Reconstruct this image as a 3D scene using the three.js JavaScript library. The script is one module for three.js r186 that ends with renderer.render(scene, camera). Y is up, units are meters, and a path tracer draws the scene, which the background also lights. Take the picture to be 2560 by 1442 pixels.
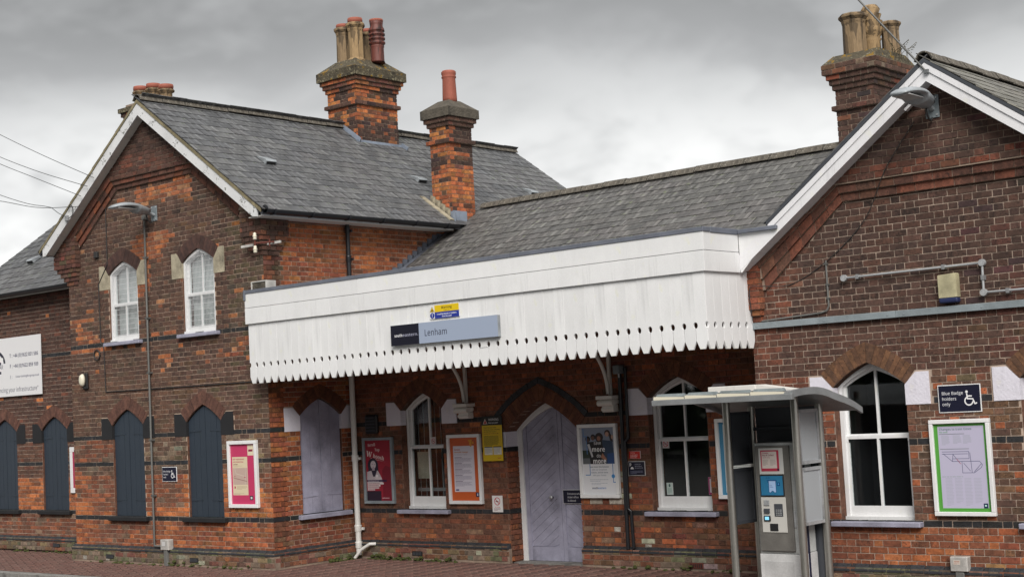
import * as THREE from 'three';
import { mergeGeometries } from 'three/addons/utils/BufferGeometryUtils.js';
import { RoundedBoxGeometry } from 'three/addons/geometries/RoundedBoxGeometry.js';

// ───────────── camera, sky, sun, exposure ─────────────
const scene = new THREE.Scene();
const camera = new THREE.PerspectiveCamera(2 * Math.atan(721 / 3734.58) * 180 / Math.PI, 1024 / 576, 0.1, 4000);
camera.position.set(9.5325, 2.4871, 15.4307);
{
  const yaw = -0.7113, pitch = 0.0772;
  camera.up.set(0, 1, 0);
  camera.lookAt(camera.position.x + Math.sin(yaw) * Math.cos(pitch), camera.position.y + Math.sin(pitch), camera.position.z - Math.cos(yaw) * Math.cos(pitch));
  camera.rotateZ(-0.0531);
}
const renderer = new THREE.WebGLRenderer({ antialias: true });
renderer.setSize(1024, 576);
renderer.toneMapping = THREE.LinearToneMapping;
renderer.toneMappingExposure = 2.7;
renderer.shadowMap.enabled = true;

function rngOf(seed) { let a = seed >>> 0; return () => { a = (a + 0x6D2B79F5) | 0; let t = Math.imul(a ^ (a >>> 15), 1 | a); t = (t + Math.imul(t ^ (t >>> 7), 61 | t)) ^ t; return ((t ^ (t >>> 14)) >>> 0) / 4294967296; }; }
const hash3 = (x, y, z) => { let h = Math.imul(x | 0, 374761393) ^ Math.imul(y | 0, 668265263) ^ Math.imul(z | 0, 2147483647 - 9871); h = Math.imul(h ^ (h >>> 13), 1274126177); return ((h ^ (h >>> 16)) >>> 0) / 4294967296; };
const sm = t => t * t * (3 - 2 * t), mix = (a, b, t) => a + (b - a) * t, clamp = (v, a, b) => Math.max(a, Math.min(b, v)), step = (a, b, x) => sm(clamp((x - a) / (b - a), 0, 1));
function noise3(x, y, z) {
  const xi = Math.floor(x), yi = Math.floor(y), zi = Math.floor(z), u = sm(x - xi), v = sm(y - yi), w = sm(z - zi);
  const L = (k) => mix(mix(hash3(xi, yi, zi + k), hash3(xi + 1, yi, zi + k), u), mix(hash3(xi, yi + 1, zi + k), hash3(xi + 1, yi + 1, zi + k), u), v);
  return mix(L(0), L(1), w);
}
const fbm = (x, y, z, o = 4, gain = .5) => { let s = 0, a = .5, n = 0; for (let i = 0; i < o; i++) { s += a * noise3(x, y, z); n += a; a *= gain; x = x * 2.03 + 11.3; y = y * 2.03 + 5.7; z = z * 2.03 + 3.1; } return s / n; };

{ // overcast sky: pale band low down, grey cloud sheets above, slightly lighter towards the zenith
  const W = 2048, H = 1536, d = new Float32Array(W * H * 4);
  for (let j = 0; j < H; j++) {
    const el = ((j + .5) / H - .5) * Math.PI, ce = Math.cos(el), y = Math.sin(el);
    for (let i = 0; i < W; i++) {
      const az = ((i + .5) / W - .5) * 2 * Math.PI, x = Math.cos(az) * ce, z = Math.sin(az) * ce, k = (j * W + i) * 4;
      if (y < -.02) { d[k] = d[k + 1] = d[k + 2] = .3; d[k + 3] = 1; continue; }
      const e = Math.max(0, el) * 180 / Math.PI;
      const big = fbm(x * 3.4 + 7.4, y * 7 + 1.9, z * 3.4, 3), mid = fbm(x * 8 + 1.7, y * 15 + 4.2, z * 8, 4), wisp = fbm(x * 19 + 3 + mid * 3, y * 36 + 9 + mid * 2, z * 19 + big * 3, 5, .66);
      const q = e + (big - .5) * 9 + (mid - .5) * 7 + (wisp - .5) * 7; let L = mix(mix(.52, .19, step(6.2, 14.8, q)), .46, step(18, 65, e));
      L *= .72 * (1 + (big - .5) * .3 + (mid - .5) * .45 + (wisp - .5) * .85);
      const t = clamp(L / .5, 0, 1);
      d[k] = L * mix(.97, 1.0, t); d[k + 1] = L; d[k + 2] = L * mix(1.03, .985, t); d[k + 3] = 1;
    }
  }
  const sky = new THREE.DataTexture(d, W, H, THREE.RGBAFormat, THREE.FloatType);
  sky.mapping = THREE.EquirectangularReflectionMapping; sky.magFilter = sky.minFilter = THREE.LinearFilter; sky.wrapS = THREE.RepeatWrapping; sky.needsUpdate = true;
  scene.background = sky; scene.environment = sky;
}
const sun = new THREE.DirectionalLight(0xfffaf4, 1.5);       // the sun behind cloud: very soft
sun.position.set(19, 30, 25); sun.target.position.set(-5, 2, -1); scene.add(sun, sun.target);
sun.castShadow = true; sun.shadow.radius = 60; sun.shadow.mapSize.set(2048, 2048);
Object.assign(sun.shadow.camera, { left: -22, right: 22, top: 16, bottom: -16, near: 1, far: 90 });

// ───────────── textures and materials ─────────────
function texOf(n, fn, srgb = true) {
  const a = new Uint8Array(n * n * 4);
  for (let j = 0; j < n; j++) for (let i = 0; i < n; i++) { const c = fn(i / n, j / n), k = (j * n + i) * 4; for (let q = 0; q < 3; q++) a[k + q] = clamp(Math.round((Array.isArray(c) ? c[q] : c) * 255), 0, 255); a[k + 3] = 255; }
  const t = new THREE.DataTexture(a, n, n); t.wrapS = t.wrapT = THREE.RepeatWrapping; t.magFilter = THREE.LinearFilter; t.minFilter = THREE.LinearMipmapLinearFilter; t.generateMipmaps = true; t.colorSpace = srgb ? THREE.SRGBColorSpace : THREE.NoColorSpace; t.needsUpdate = true; return t;
}
// tiling fbm: blend of two shifted copies keeps the seam hidden
const tile = (fx, fy, seed, o = 4) => (u, v) => { const a = fbm(u * fx, v * fy, seed, o), b = fbm((u - 1) * fx, v * fy, seed, o), c = fbm(u * fx, (v - 1) * fy, seed, o), e = fbm((u - 1) * fx, (v - 1) * fy, seed, o); const s = sm(u), t = sm(v); return mix(mix(a, b, s), mix(c, e, s), t); };
const nA = tile(9, 9, 1.3), nB = tile(40, 40, 5.1, 3), nC = tile(4, 4, 9.7, 3), nStreak = tile(16, 3, 3.3, 3), nFine = tile(110, 110, 8.8, 2), nRun = tile(22, 2, 6.4, 3);
const brickTex = texOf(512, (u, v) => { const a = nA(u, v), b = nB(u, v), c = nFine(u, v); let m = .78 + (a - .5) * .6 + (b - .5) * .5 + (c - .5) * .25; if (b > .70) m *= .6; if (c > .76 && a > .5) m = Math.min(1, m * 1.35); return m; });
const brickBump = texOf(512, (u, v) => .5 + (nB(u, v) - .5) * 1.2 + (nA(u, v) - .5) * .6, false);
const slateTex = texOf(512, (u, v) => { const a = nA(u, v), s = nStreak(u, v), b = nFine(u, v), c = nC(u, v); let m = .7 + (a - .5) * .4 + (s - .5) * .95 + (c - .5) * .3; const l = nB(u + .3, v + .1); const q = [m, m, m]; if (l > .71) { q[0] = q[1] = Math.min(1, m + .32); q[2] = Math.min(1, m + .26); } if (a > .66 && b > .5) { q[0] *= .9; q[2] *= .72; } return q; });
const paintTex = texOf(512, (u, v) => { const a = nC(u, v), s = nStreak(u, v), b = nFine(u, v), e = nA(u, v); let m = .95 + (a - .5) * .07 + (s - .5) * .03 + (b - .5) * .05; const run = nRun(u, v); if (run > .6) m -= (run - .6) * .45; return [m, m, m - Math.max(0, e - .62) * .35].map(x => x - (e > .74 ? .1 : 0)); });
const peelTex = texOf(512, (u, v) => { const a = nB(u, v), e = nA(u, v), c = nC(u, v); let m = .9 + (c - .5) * .16; if (a > .60 && e > .56) return [.55, .55, .53]; if (e > .64) m -= .1; return [m, m, m]; });
const stoneTex = texOf(512, (u, v) => { const a = nA(u, v), b = nFine(u, v), c = nC(u, v); const m = .76 + (a - .5) * .5 + (b - .5) * .28 + (c - .5) * .3; return m; });
const lichenTex = texOf(512, (u, v) => { const a = nA(u, v), b = nB(u, v), c = nC(u, v), f = nFine(u, v); let m = .46 + (a - .5) * .5 + (f - .5) * .3; let q = [m, m * .95, m * .84]; if (a > .58 && b > .42 && c > .45) q = [.78 + (f - .5) * .3, .62 + (f - .5) * .3, .14]; else if (b > .64) q = [.74, .73, .66]; else if (c > .6) q = [m * .82, m * .86, m * .55]; return q; });
const ridgeTex = texOf(512, (u, v) => { const a = nA(u, v), b = nB(u, v), c = nC(u, v), f = nFine(u, v); let m = .55 + (a - .5) * .6 + (f - .5) * .4; if (c > .6 && a > .56 && b > .5) return [.72, .55, .22]; if (b > .66) return [.82, .81, .78]; return [m, m * .97, m * .92]; });
const potTex = texOf(512, (u, v) => { const s = tile(14, 3, 2.2, 3)(u, v), a = nA(u, v), f = nFine(u, v); let m = .84 + (f - .5) * .25; if (s > .5) m *= mix(1, .5, clamp((s - .5) * 5, 0, 1)); if (a > .58) m *= .7; return [m, m * .96, m * .9]; });
const grimeTex = texOf(512, (u, v) => { const a = nC(u, v), b = nA(u, v), f = nFine(u, v); return .83 + (a - .5) * .3 + (b - .5) * .24 + (f - .5) * .12; });
const fineBump = texOf(512, (u, v) => .5 + (nFine(u, v) - .5) * .8 + (nB(u, v) - .5) * .5, false);
const lin = (r, g, b) => new THREE.Color().setRGB(r, g, b);
function M(c, rough = .8, o = {}) { return new THREE.MeshStandardMaterial({ color: Array.isArray(c) ? lin(...c) : c, roughness: rough, ...o }); }
const mats = {
  mortar: M([.58, .45, .36], .95, { map: grimeTex, bumpMap: fineBump, bumpScale: .002 }),
  mortarDark: M([.40, .30, .23], .95, { map: grimeTex, bumpMap: fineBump, bumpScale: .002 }),
  reveal: M([.2, .085, .05], .9, { map: brickTex, bumpMap: brickBump, bumpScale: .004 }),
  mortarMid: M([.58, .43, .33], .95, { map: grimeTex, bumpMap: fineBump, bumpScale: .002 }),
  mortarRed: M([.27, .15, .105], .95, { map: grimeTex, bumpMap: fineBump, bumpScale: .002 }),
  brickV: M([1.25, 1.25, 1.25], .9, { map: brickTex, bumpMap: brickBump, bumpScale: .004, vertexColors: true }),
  slateV: M([1.3, 1.3, 1.3], .62, { map: slateTex, bumpMap: brickBump, bumpScale: .002, vertexColors: true }),
  white: M([.8, .805, .81], .5, { map: paintTex }),
  whiteOld: M([.72, .7, .66], .6, { map: paintTex }),
  peel: M([.78, .79, .80], .75, { map: peelTex }),
  upvc: M([.8, .8, .82], .35, { map: paintTex }),
  lilac: M([.46, .455, .585], .6, { map: grimeTex }),
  lilacSill: M([.44, .44, .56], .6, { map: grimeTex, bumpMap: fineBump, bumpScale: .003 }),
  lilacWhite: M([.74, .72, .8], .6, { map: paintTex, bumpMap: brickBump, bumpScale: .004 }),
  stone: M([.62, .55, .40], .85, { map: stoneTex }),
  blackPaint: M([.014, .015, .018], .85, { map: grimeTex }),
  slateBlue: M([.026, .038, .055], .5, { map: paintTex }),
  bluebrick: M([.04, .043, .05], .75, { map: brickTex, bumpMap: brickBump, bumpScale: .003 }),
  lead: M([.2, .22, .27], .65, { map: grimeTex, metalness: .1 }),
  leadPale: M([.36, .42, .52], .55, { map: grimeTex, metalness: .1 }),
  gutter: M([.012, .013, .016], .38),
  ridge: M([.34, .32, .29], .9, { map: ridgeTex, bumpMap: brickBump, bumpScale: .006 }),
  cap: M([.36, .33, .26], .92, { map: lichenTex, bumpMap: brickBump, bumpScale: .01 }),
  cap2: M([.15, .13, .10], .92, { map: stoneTex, bumpMap: brickBump, bumpScale: .01 }),
  buff: M([.42, .31, .18], .85, { map: potTex, bumpMap: fineBump, bumpScale: .003 }),
  buff2: M([.31, .235, .15], .85, { map: potTex, bumpMap: fineBump, bumpScale: .003 }),
  terracotta: M([.42, .12, .075], .75, { map: grimeTex }),
  darkpot: M([.19, .06, .05], .6, { map: potTex }),
  glass: new THREE.MeshPhysicalMaterial({ color: lin(.92, .95, .95), roughness: .03, transmission: 1, thickness: 0, ior: 1.5 }),
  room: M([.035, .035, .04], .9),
  curtain: M([.66, .66, .66], .95, { map: grimeTex, side: THREE.DoubleSide }),
  ceiling: M([.3, .27, .24], .8, { map: grimeTex }),
  galv: M([.66, .68, .7], .4, { metalness: .35, map: grimeTex }),
  galvPaint: M([.36, .42, .45], .5, { metalness: .15, map: grimeTex }),
  lampGrey: M([.5, .54, .57], .4, { metalness: .15, map: grimeTex }),
  stainless: M([.62, .6, .55], .3, { metalness: .85, map: grimeTex }),
  shelterGrey: M([.34, .355, .365], .45, { metalness: .2, map: grimeTex }),
  shelterDark: M([.05, .055, .065], .5),
  cream: M([.72, .66, .42], .5, { map: grimeTex }),
  creamWhite: M([.66, .62, .5], .45),
  navy: M([.012, .02, .075], .5),
  navySign: M([.009, .011, .035], .45),
  black: M([.012, .012, .013], .5),
  cable: M([.025, .024, .024], .6),
  conduit: M([.2, .2, .19], .6, { map: grimeTex }),
  whitePipe: M([.78, .77, .74], .45, { map: paintTex }),
  boxWhite: M([.74, .72, .68], .6, { map: grimeTex }),
  darkRed: M([.12, .03, .02], .8),
  weed: M([.07, .06, .03], .9),
  moss: M([.085, .1, .02], .95, { map: stoneTex }),
  asphalt: M([.2, .198, .19], .95, { map: stoneTex }),
  kerb: M([.34, .33, .31], .9, { map: stoneTex }),
  grout: M([.17, .11, .09], .95, { map: stoneTex }),
};

// ───────────── scene bookkeeping ─────────────
const taken = {};
function numbered(n) { const k = taken[n] = (taken[n] ?? -1) + 1; return k ? n + '_' + String(k).padStart(3, '0') : n; }
function thing(name, label, category, pos = [0, 0, 0], group) { const g = new THREE.Group(); g.name = numbered(name); g.position.set(...pos); g.userData = { label, category }; if (group) g.userData.group = group; scene.add(g); return g; }
function tag(m, label, category, group) { m.userData.label = label; m.userData.category = category; if (group) m.userData.group = group; return m; }
function mesh(name, geo, mat, parent, pos) { const m = new THREE.Mesh(geo, mat); m.name = parent === scene ? numbered(name) : name; if (pos) m.position.set(...pos); m.castShadow = m.receiveShadow = true; parent.add(m); return m; }
function solo(name, geo, mat, label, category, group) { return tag(mesh(name, geo, mat, scene), label, category, group); }
function rebase(root, p) { const v = new THREE.Vector3(...p); root.position.copy(v); root.children.forEach(c => c.position.sub(v)); return root; }
// geometry helpers, sizes in metres, uv in metres
const box = (x0, x1, y0, y1, z0, z1) => { const g = new THREE.BoxGeometry(x1 - x0, y1 - y0, z1 - z0); uvBox(g, x1 - x0, y1 - y0, z1 - z0); return g.translate((x0 + x1) / 2, (y0 + y1) / 2, (z0 + z1) / 2); };
const rbox = (x0, x1, y0, y1, z0, z1, r = .006, s = 2) => { const g = new RoundedBoxGeometry(x1 - x0, y1 - y0, z1 - z0, s, r); return uvWorld(g.translate((x0 + x1) / 2, (y0 + y1) / 2, (z0 + z1) / 2)); };
function uvBox(g, w, h, d) { const uv = g.attributes.uv, n = g.attributes.normal; for (let i = 0; i < uv.count; i++) { const ax = Math.abs(n.getX(i)), ay = Math.abs(n.getY(i)); uv.setXY(i, uv.getX(i) * (ax > .5 ? d : w), uv.getY(i) * (ay > .5 ? d : h)); } return g; }
function uvWorld(g, k = 1) { const p = g.attributes.position, n = g.attributes.normal, uv = new Float32Array(p.count * 2); for (let i = 0; i < p.count; i++) { const ax = Math.abs(n.getX(i)), ay = Math.abs(n.getY(i)), az = Math.abs(n.getZ(i)); const x = p.getX(i), y = p.getY(i), z = p.getZ(i); uv[i * 2] = (az >= ax && az >= ay ? x : ay >= ax ? x : z) * k; uv[i * 2 + 1] = (az >= ax && az >= ay ? y : ay >= ax ? z : y) * k; } g.setAttribute('uv', new THREE.BufferAttribute(uv, 2)); return g; }
const poly = (pts, depth, z0 = 0, holes = []) => { const s = new THREE.Shape(pts.map(p => new THREE.Vector2(...p))); for (const h of holes) s.holes.push(new THREE.Path(h.map(p => new THREE.Vector2(...p)))); return new THREE.ExtrudeGeometry(s, { depth, bevelEnabled: false }).translate(0, 0, z0); };
function bar(a, b, r, seg = 10) { const A = new THREE.Vector3(...a), B = new THREE.Vector3(...b), d = B.clone().sub(A), L = d.length(); const g = new THREE.CylinderGeometry(r, r, L, seg); g.applyQuaternion(new THREE.Quaternion().setFromUnitVectors(new THREE.Vector3(0, 1, 0), d.normalize())); return g.translate((A.x + B.x) / 2, (A.y + B.y) / 2, (A.z + B.z) / 2); }
const clean = gs => gs.map(g => { const q = g.index ? g.toNonIndexed() : g; for (const k of Object.keys(q.attributes)) if (!['position', 'normal', 'uv'].includes(k)) q.deleteAttribute(k); return q; });
const merge = gs => mergeGeometries(clean(gs), false);
const curve = (pts, r, seg = 40, rs = 7) => new THREE.TubeGeometry(new THREE.CatmullRomCurve3(pts.map(p => new THREE.Vector3(...p))), seg, r, rs);
const pipe = (pts, r) => merge(pts.slice(1).map((p, i) => bar(pts[i], p, r)).concat(pts.slice(1, -1).map(p => new THREE.SphereGeometry(r * 1.02, 10, 8).translate(...p))));
function beam(a, b, w, t, up = [0, 0, 1]) { const A = new THREE.Vector3(...a), B = new THREE.Vector3(...b), d = B.clone().sub(A), L = d.length(); d.normalize(); const n = new THREE.Vector3(...up), s = new THREE.Vector3().crossVectors(n, d).normalize(); n.crossVectors(d, s); const g = new THREE.BoxGeometry(L, w, t); uvBox(g, L, w, t); g.applyMatrix4(new THREE.Matrix4().makeBasis(d, s, n)); return g.translate((A.x + B.x) / 2, (A.y + B.y) / 2, (A.z + B.z) / 2); }

// ───────────── brickwork ─────────────
const EYE = camera.position.clone();
const ROW = .075, R0 = .9025, rowY = k => R0 + k * ROW;      // courses counted from the band at sill height
const palette = new Map();
function brickMat(c) { const q = c.map(v => Math.round(Math.log2(Math.max(v, .004)) * 2.2)); const key = q.join(); if (!palette.has(key)) palette.set(key, M(q.map(v => 1.25 * Math.pow(2, v / 2.2)), .9, { map: brickTex, bumpMap: brickBump, bumpScale: .004 })); return palette.get(key); }
const unitBricks = [.213, .1005].map((w, i) => [0, 1, 2].map(k => { const r = rngOf(77 + i * 7 + k), g = new THREE.BoxGeometry(w, .063, .06); uvBox(g, w, .063, .06); const p = g.attributes.position, seen = {}; for (let q = 0; q < p.count; q++) { const key = [p.getX(q), p.getY(q), p.getZ(q)].map(v => v.toFixed(3)).join(); const o = seen[key] ??= [(r() - .5) * .004, (r() - .5) * .004, (r() - .5) * .003]; p.setXYZ(q, p.getX(q) + o[0], p.getY(q) + o[1], p.getZ(q) + o[2] - .03); } const uv = g.attributes.uv; for (let q = 0; q < uv.count; q++) uv.setXY(q, uv.getX(q) + k * .37 + i * .2, uv.getY(q) + k * .23); g.computeVertexNormals(); return g; }));
class Bricks {                                              // bricks lying in local x,y planes of one part; front at local z
  constructor(parent, seed) { this.p = parent; this.list = []; this.r = rngOf(seed); }
  quad(q, z, c, w = 0) { this.list.push({ q, z, c, w }); }  // q: four corners anticlockwise from bottom left
  rows(o) {                                                 // Flemish bond between xl(y) and xr(y), leaving out the openings
    const r = this.r, j = .012, { k0, k1, xl, xr, tone, z = 0, cuts = [], ox = 0, frame } = o;
    for (let k = k0; k < k1; k++) {
      const yb = rowY(k) + j / 2, yt = rowY(k + 1) - j / 2, ym = (yb + yt) / 2;
      let spans = [[Math.min(xl(yb), xl(yt)), Math.max(xr(yb), xr(yt))]];
      const ends = { L: [xl(yb), xl(yt)], R: [xr(yb), xr(yt)] };
      for (const c of cuts) { const s = c(ym, k); if (!s) continue; spans = spans.flatMap(([a, b]) => s[1] <= a || s[0] >= b ? [[a, b]] : [[a, s[0]], [s[1], b]].filter(t => t[1] - t[0] > .02)); }
      for (const [sa, sb] of spans) {
        let n = Math.floor((sa - ox) / .3375) - 1, x = ox + n * .3375 + (((k % 2) + 2) % 2 ? .16875 : 0), head = false;
        while (x < sb) {
          const w = head ? .1125 : .225, a0 = x + j / 2, b0 = x + w - j / 2; x += w; const isH = head; head = !head;
          let a = Math.max(a0, sa + .004), b = Math.min(b0, sb - .004); if (b - a < .025) continue;
          const cA = (v) => sa === spans[0][0] && k !== undefined ? Math.max(a, v) : a, cB = v => sb === spans[spans.length - 1][1] ? Math.min(b, v) : b;
          const q = [[cA(ends.L[0]), yb], [cB(ends.R[0]), yb], [cB(ends.R[1]), yt], [cA(ends.L[1]), yt]];
          if (q[1][0] - q[0][0] < .01 && q[2][0] - q[3][0] < .01) continue;
          if (q[1][0] < q[0][0]) q[1][0] = q[0][0] = (q[1][0] + q[0][0]) / 2; if (q[2][0] < q[3][0]) q[2][0] = q[3][0] = (q[2][0] + q[3][0]) / 2;
          const c = tone((a + b) / 2, ym, isH, r, k); if (!c) continue;
          const full = Math.abs(q[1][0] - q[0][0] - (w - j)) < .002 && Math.abs(q[2][0] - q[3][0] - (w - j)) < .002;
          this.list.push({ q, z, c, w: full ? w : 0, frame });
        }
      }
    }
  }
  flush(nMax, name = 'brick', stuffName = 'brickwork') {
    this.p.updateWorldMatrix(true, false);
    const r = this.r, v = new THREE.Vector3(), mw = this.p.matrixWorld;
    for (const b of this.list) { v.set((b.q[0][0] + b.q[2][0]) / 2, (b.q[0][1] + b.q[2][1]) / 2, b.z); if (b.frame) v.applyMatrix4(b.frame); v.applyMatrix4(mw); b.s = b.w ? b.w / v.distanceToSquared(EYE) : 0; }
    const order = this.list.slice().sort((a, b) => b.s - a.s), solo = new Set(order.slice(0, nMax).filter(b => b.s > 0));
    const P = [], N = [], U = [], C = [];
    for (const b of this.list) {
      const dz = (r() - .5) * .004;
      if (solo.has(b)) {
        const g = unitBricks[b.w > .2 ? 0 : 1][Math.floor(r() * 3)], m = new THREE.Mesh(g, brickMat(b.c)); m.name = name; m.castShadow = m.receiveShadow = true;
        m.position.set((b.q[0][0] + b.q[2][0]) / 2, (b.q[0][1] + b.q[2][1]) / 2, b.z + dz); m.rotation.z = (r() - .5) * .012;
        if (b.frame) { m.position.applyMatrix4(b.frame); m.quaternion.setFromRotationMatrix(b.frame); }
        this.p.add(m); continue;
      }
      const jt = () => (r() - .5) * .004, u0 = r(), v0 = r(), f = b.q.map(p => [p[0] + jt(), p[1] + jt(), b.z + dz + jt() * .5]), k = b.q.map((p, i) => [f[i][0], f[i][1], b.z - .03]);
      const put = (a, bb, c, d) => { const e1 = new THREE.Vector3(bb[0] - a[0], bb[1] - a[1], bb[2] - a[2]), e2 = new THREE.Vector3(d[0] - a[0], d[1] - a[1], d[2] - a[2]), e3 = new THREE.Vector3(c[0] - a[0], c[1] - a[1], c[2] - a[2]); const n = e1.clone().cross(e3).add(e3.clone().cross(e2)).normalize(); if (!isFinite(n.x) || n.lengthSq() < .1) return; for (const t of [a, bb, c, a, c, d]) { v.set(...t); if (b.frame) v.applyMatrix4(b.frame); P.push(v.x, v.y, v.z); const nn = b.frame ? n.clone().transformDirection(b.frame) : n; N.push(nn.x, nn.y, nn.z); U.push(t[0] + u0 + t[2], t[1] + v0 + t[2]); C.push(...b.c); } };
      put(f[0], f[1], f[2], f[3]); put(k[0], k[1], f[1], f[0]); put(f[3], f[2], k[2], k[3]); put(k[0], f[0], f[3], k[3]); put(f[1], k[1], k[2], f[2]);
    }
    if (P.length) { const g = new THREE.BufferGeometry(); g.setAttribute('position', new THREE.Float32BufferAttribute(P, 3)); g.setAttribute('normal', new THREE.Float32BufferAttribute(N, 3)); g.setAttribute('uv', new THREE.Float32BufferAttribute(U, 2)); g.setAttribute('color', new THREE.Float32BufferAttribute(C, 3)); const m = mesh(stuffName, g, mats.brickV, this.p); m.userData.kind = 'stuff'; }
    this.list = [];
  }
}
// brick colours (linear), picked brick by brick in patches
const T = { wine: [.122, .055, .037], soot: [.060, .034, .027], umber: [.108, .055, .039], plum: [.098, .047, .034], red: [.20, .064, .037], rust: [.33, .10, .041], orange: [.54, .178, .057], pale: [.48, .26, .13], olive: [.118, .083, .052], brown: [.16, .082, .052], drab: [.24, .19, .13], black: [.022, .023, .026], moss: [.12, .125, .055], lime: [.5, .46, .4] };
const pick = (r, list, k = .45) => { let s = 0; const m = [0, 0, 0]; for (const [c, w] of list) { s += w; for (let i = 0; i < 3; i++) m[i] += c[i] * w; } let t = r() * s, o = list[0][0]; for (const [c, w] of list) { t -= w; if (t <= 0) { o = c; break; } } return o.map((v, i) => mix(v, m[i] / s, k)); };   // neighbours share most of their tone
const jig = (c, r, a = .22) => { const k = Math.exp((r() - .5) * 2 * a), h = (r() - .5) * .12; return [c[0] * k * (1 + h), c[1] * k, c[2] * k * (1 - h)]; };
const patch = (x, y, s, seed) => fbm(x * s, y * s * 1.6, seed, 3);
const bandRows = new Set([0, 12, 18, 39]);

// pointed openings
const archPts = (h, spring, apex, n = 9) => { const P = []; const c = [-h * .53, spring + (apex - spring) * .70]; for (let i = 0; i <= n; i++) { const t = i / n; P.push([(1 - t) * (1 - t) * -h + 2 * t * (1 - t) * c[0], (1 - t) * (1 - t) * spring + 2 * t * (1 - t) * c[1] + t * t * apex]); } return P; };
const fullArch = (o, inset = 0) => { const L = archPts(o.h - inset, o.spring, o.apex - inset * 1.15); return [...L, ...L.slice(0, -1).reverse().map(p => [-p[0], p[1]])]; };
const holePts = (o, inset = 0) => [[-o.h + inset, o.sill + inset], ...fullArch(o, inset), [o.h - inset, o.sill + inset]].map(p => [p[0] + o.cx, p[1]]);
const topAt = (o, x, inset = 0) => { const A = fullArch(o, inset); for (let i = 0; i + 1 < A.length; i++) if (x >= A[i][0] - 1e-6 && x <= A[i + 1][0] + 1e-6) return mix(A[i][1], A[i + 1][1], (x - A[i][0]) / Math.max(1e-6, A[i + 1][0] - A[i][0])); return o.spring; };
const halfAt = (o, y) => { if (y < o.sill) return 0; if (y <= o.spring) return o.h; if (y >= o.apex) return 0; const L = archPts(o.h, o.spring, o.apex); for (let i = 0; i + 1 < L.length; i++) if (y >= L[i][1] && y <= L[i + 1][1]) return -mix(L[i][0], L[i + 1][0], (y - L[i][1]) / (L[i + 1][1] - L[i][1])); return 0; };
const cutOf = o => y => { const h = y > o.spring ? halfAt(o, y - ROW * .45) : halfAt(o, y); const big = y < o.sill ? 0 : h; return big > 0 ? [o.cx - big - (y > o.spring ? .06 : 0), o.cx + big + (y > o.spring ? .06 : 0)] : null; };
function archRing(wall, o, ringMat, th = .215, inner = 0, name = 'arch_brick', n = 9, z = .004, depth = .12) {   // voussoirs, one mesh each
  const L = archPts(o.h, o.spring, o.apex, n), off = (i, d) => { const a = L[Math.max(0, i - 1)], b = L[Math.min(n, i + 1)], dx = b[0] - a[0], dy = b[1] - a[1], l = Math.hypot(dx, dy); let x = L[i][0] - dy / l * d, y = L[i][1] + dx / l * d; if (i === n) { y = L[i][1] + d / Math.max(.55, dx / l); x = 0; } return [Math.min(x, 0), y]; };
  for (const s of [-1, 1]) for (let i = 0; i < n; i++) {
    let q = [off(i, inner), off(i + 1, inner), off(i + 1, inner + th), off(i, inner + th)]; const cx = (q[0][0] + q[1][0] + q[2][0] + q[3][0]) / 4, cy = (q[0][1] + q[1][1] + q[2][1] + q[3][1]) / 4;
    q = q.map(p => [o.cx - s * (cx + (p[0] - cx) * .955), cy + (p[1] - cy) * .985]); if (s < 0) q.reverse();
    const m = Array.isArray(ringMat) ? ringMat[(i * 7 + (s > 0 ? 3 : 0)) % ringMat.length] : ringMat;
    mesh(name, poly(q, depth, -depth + z + ((i * 13) % 5) * .0008), m, wall);
  }
  // mortar bed just behind the voussoir faces
  const A = [], B = []; for (let i = 0; i <= n; i++) { A.push(off(i, inner)); B.push(off(i, inner + th)); }
  const ring = [...A, ...A.slice(0, -1).reverse().map(p => [-p[0], p[1]])], rout = [...B, ...B.slice(0, -1).reverse().map(p => [-p[0], p[1]])];
  mesh('arch_mortar', poly([...ring, ...rout.reverse()].map(p => [p[0] + o.cx, p[1]]), depth - .012, -depth - .002), mats.mortarDark, wall);
}
function imposts(wall, o, mat, w = .31, y0 = -.23, y1 = .13) { const q = [[-o.h - w, o.spring + y0], [-o.h + .002, o.spring + y0], [-o.h + .002, o.spring - .005], [-o.h - .135, o.spring + y1], [-o.h - w, o.spring + y1]]; for (const s of [-1, 1]) mesh('impost_stone', poly(q.map(p => [o.cx - s * p[0], p[1]]), .12, -.114), mat, wall); }
const impostCut = (o, w = .31, y0 = -.23, y1 = .13) => y => (y > o.spring + y0 - .01 && y < o.spring + y1 + .0) ? [o.cx - o.h - w, o.cx + o.h + w] : null;

function makeWall(wing, name, outline, holes, pos, rotY, mortar = mats.mortar, thick = .3) {
  const g = poly(outline, thick, -thick - .007, holes.map(h => holePts(h)));
  const m = mesh(name, g, [mortar, mats.reveal], wing, pos); m.rotation.y = rotY; return m;
}
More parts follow.
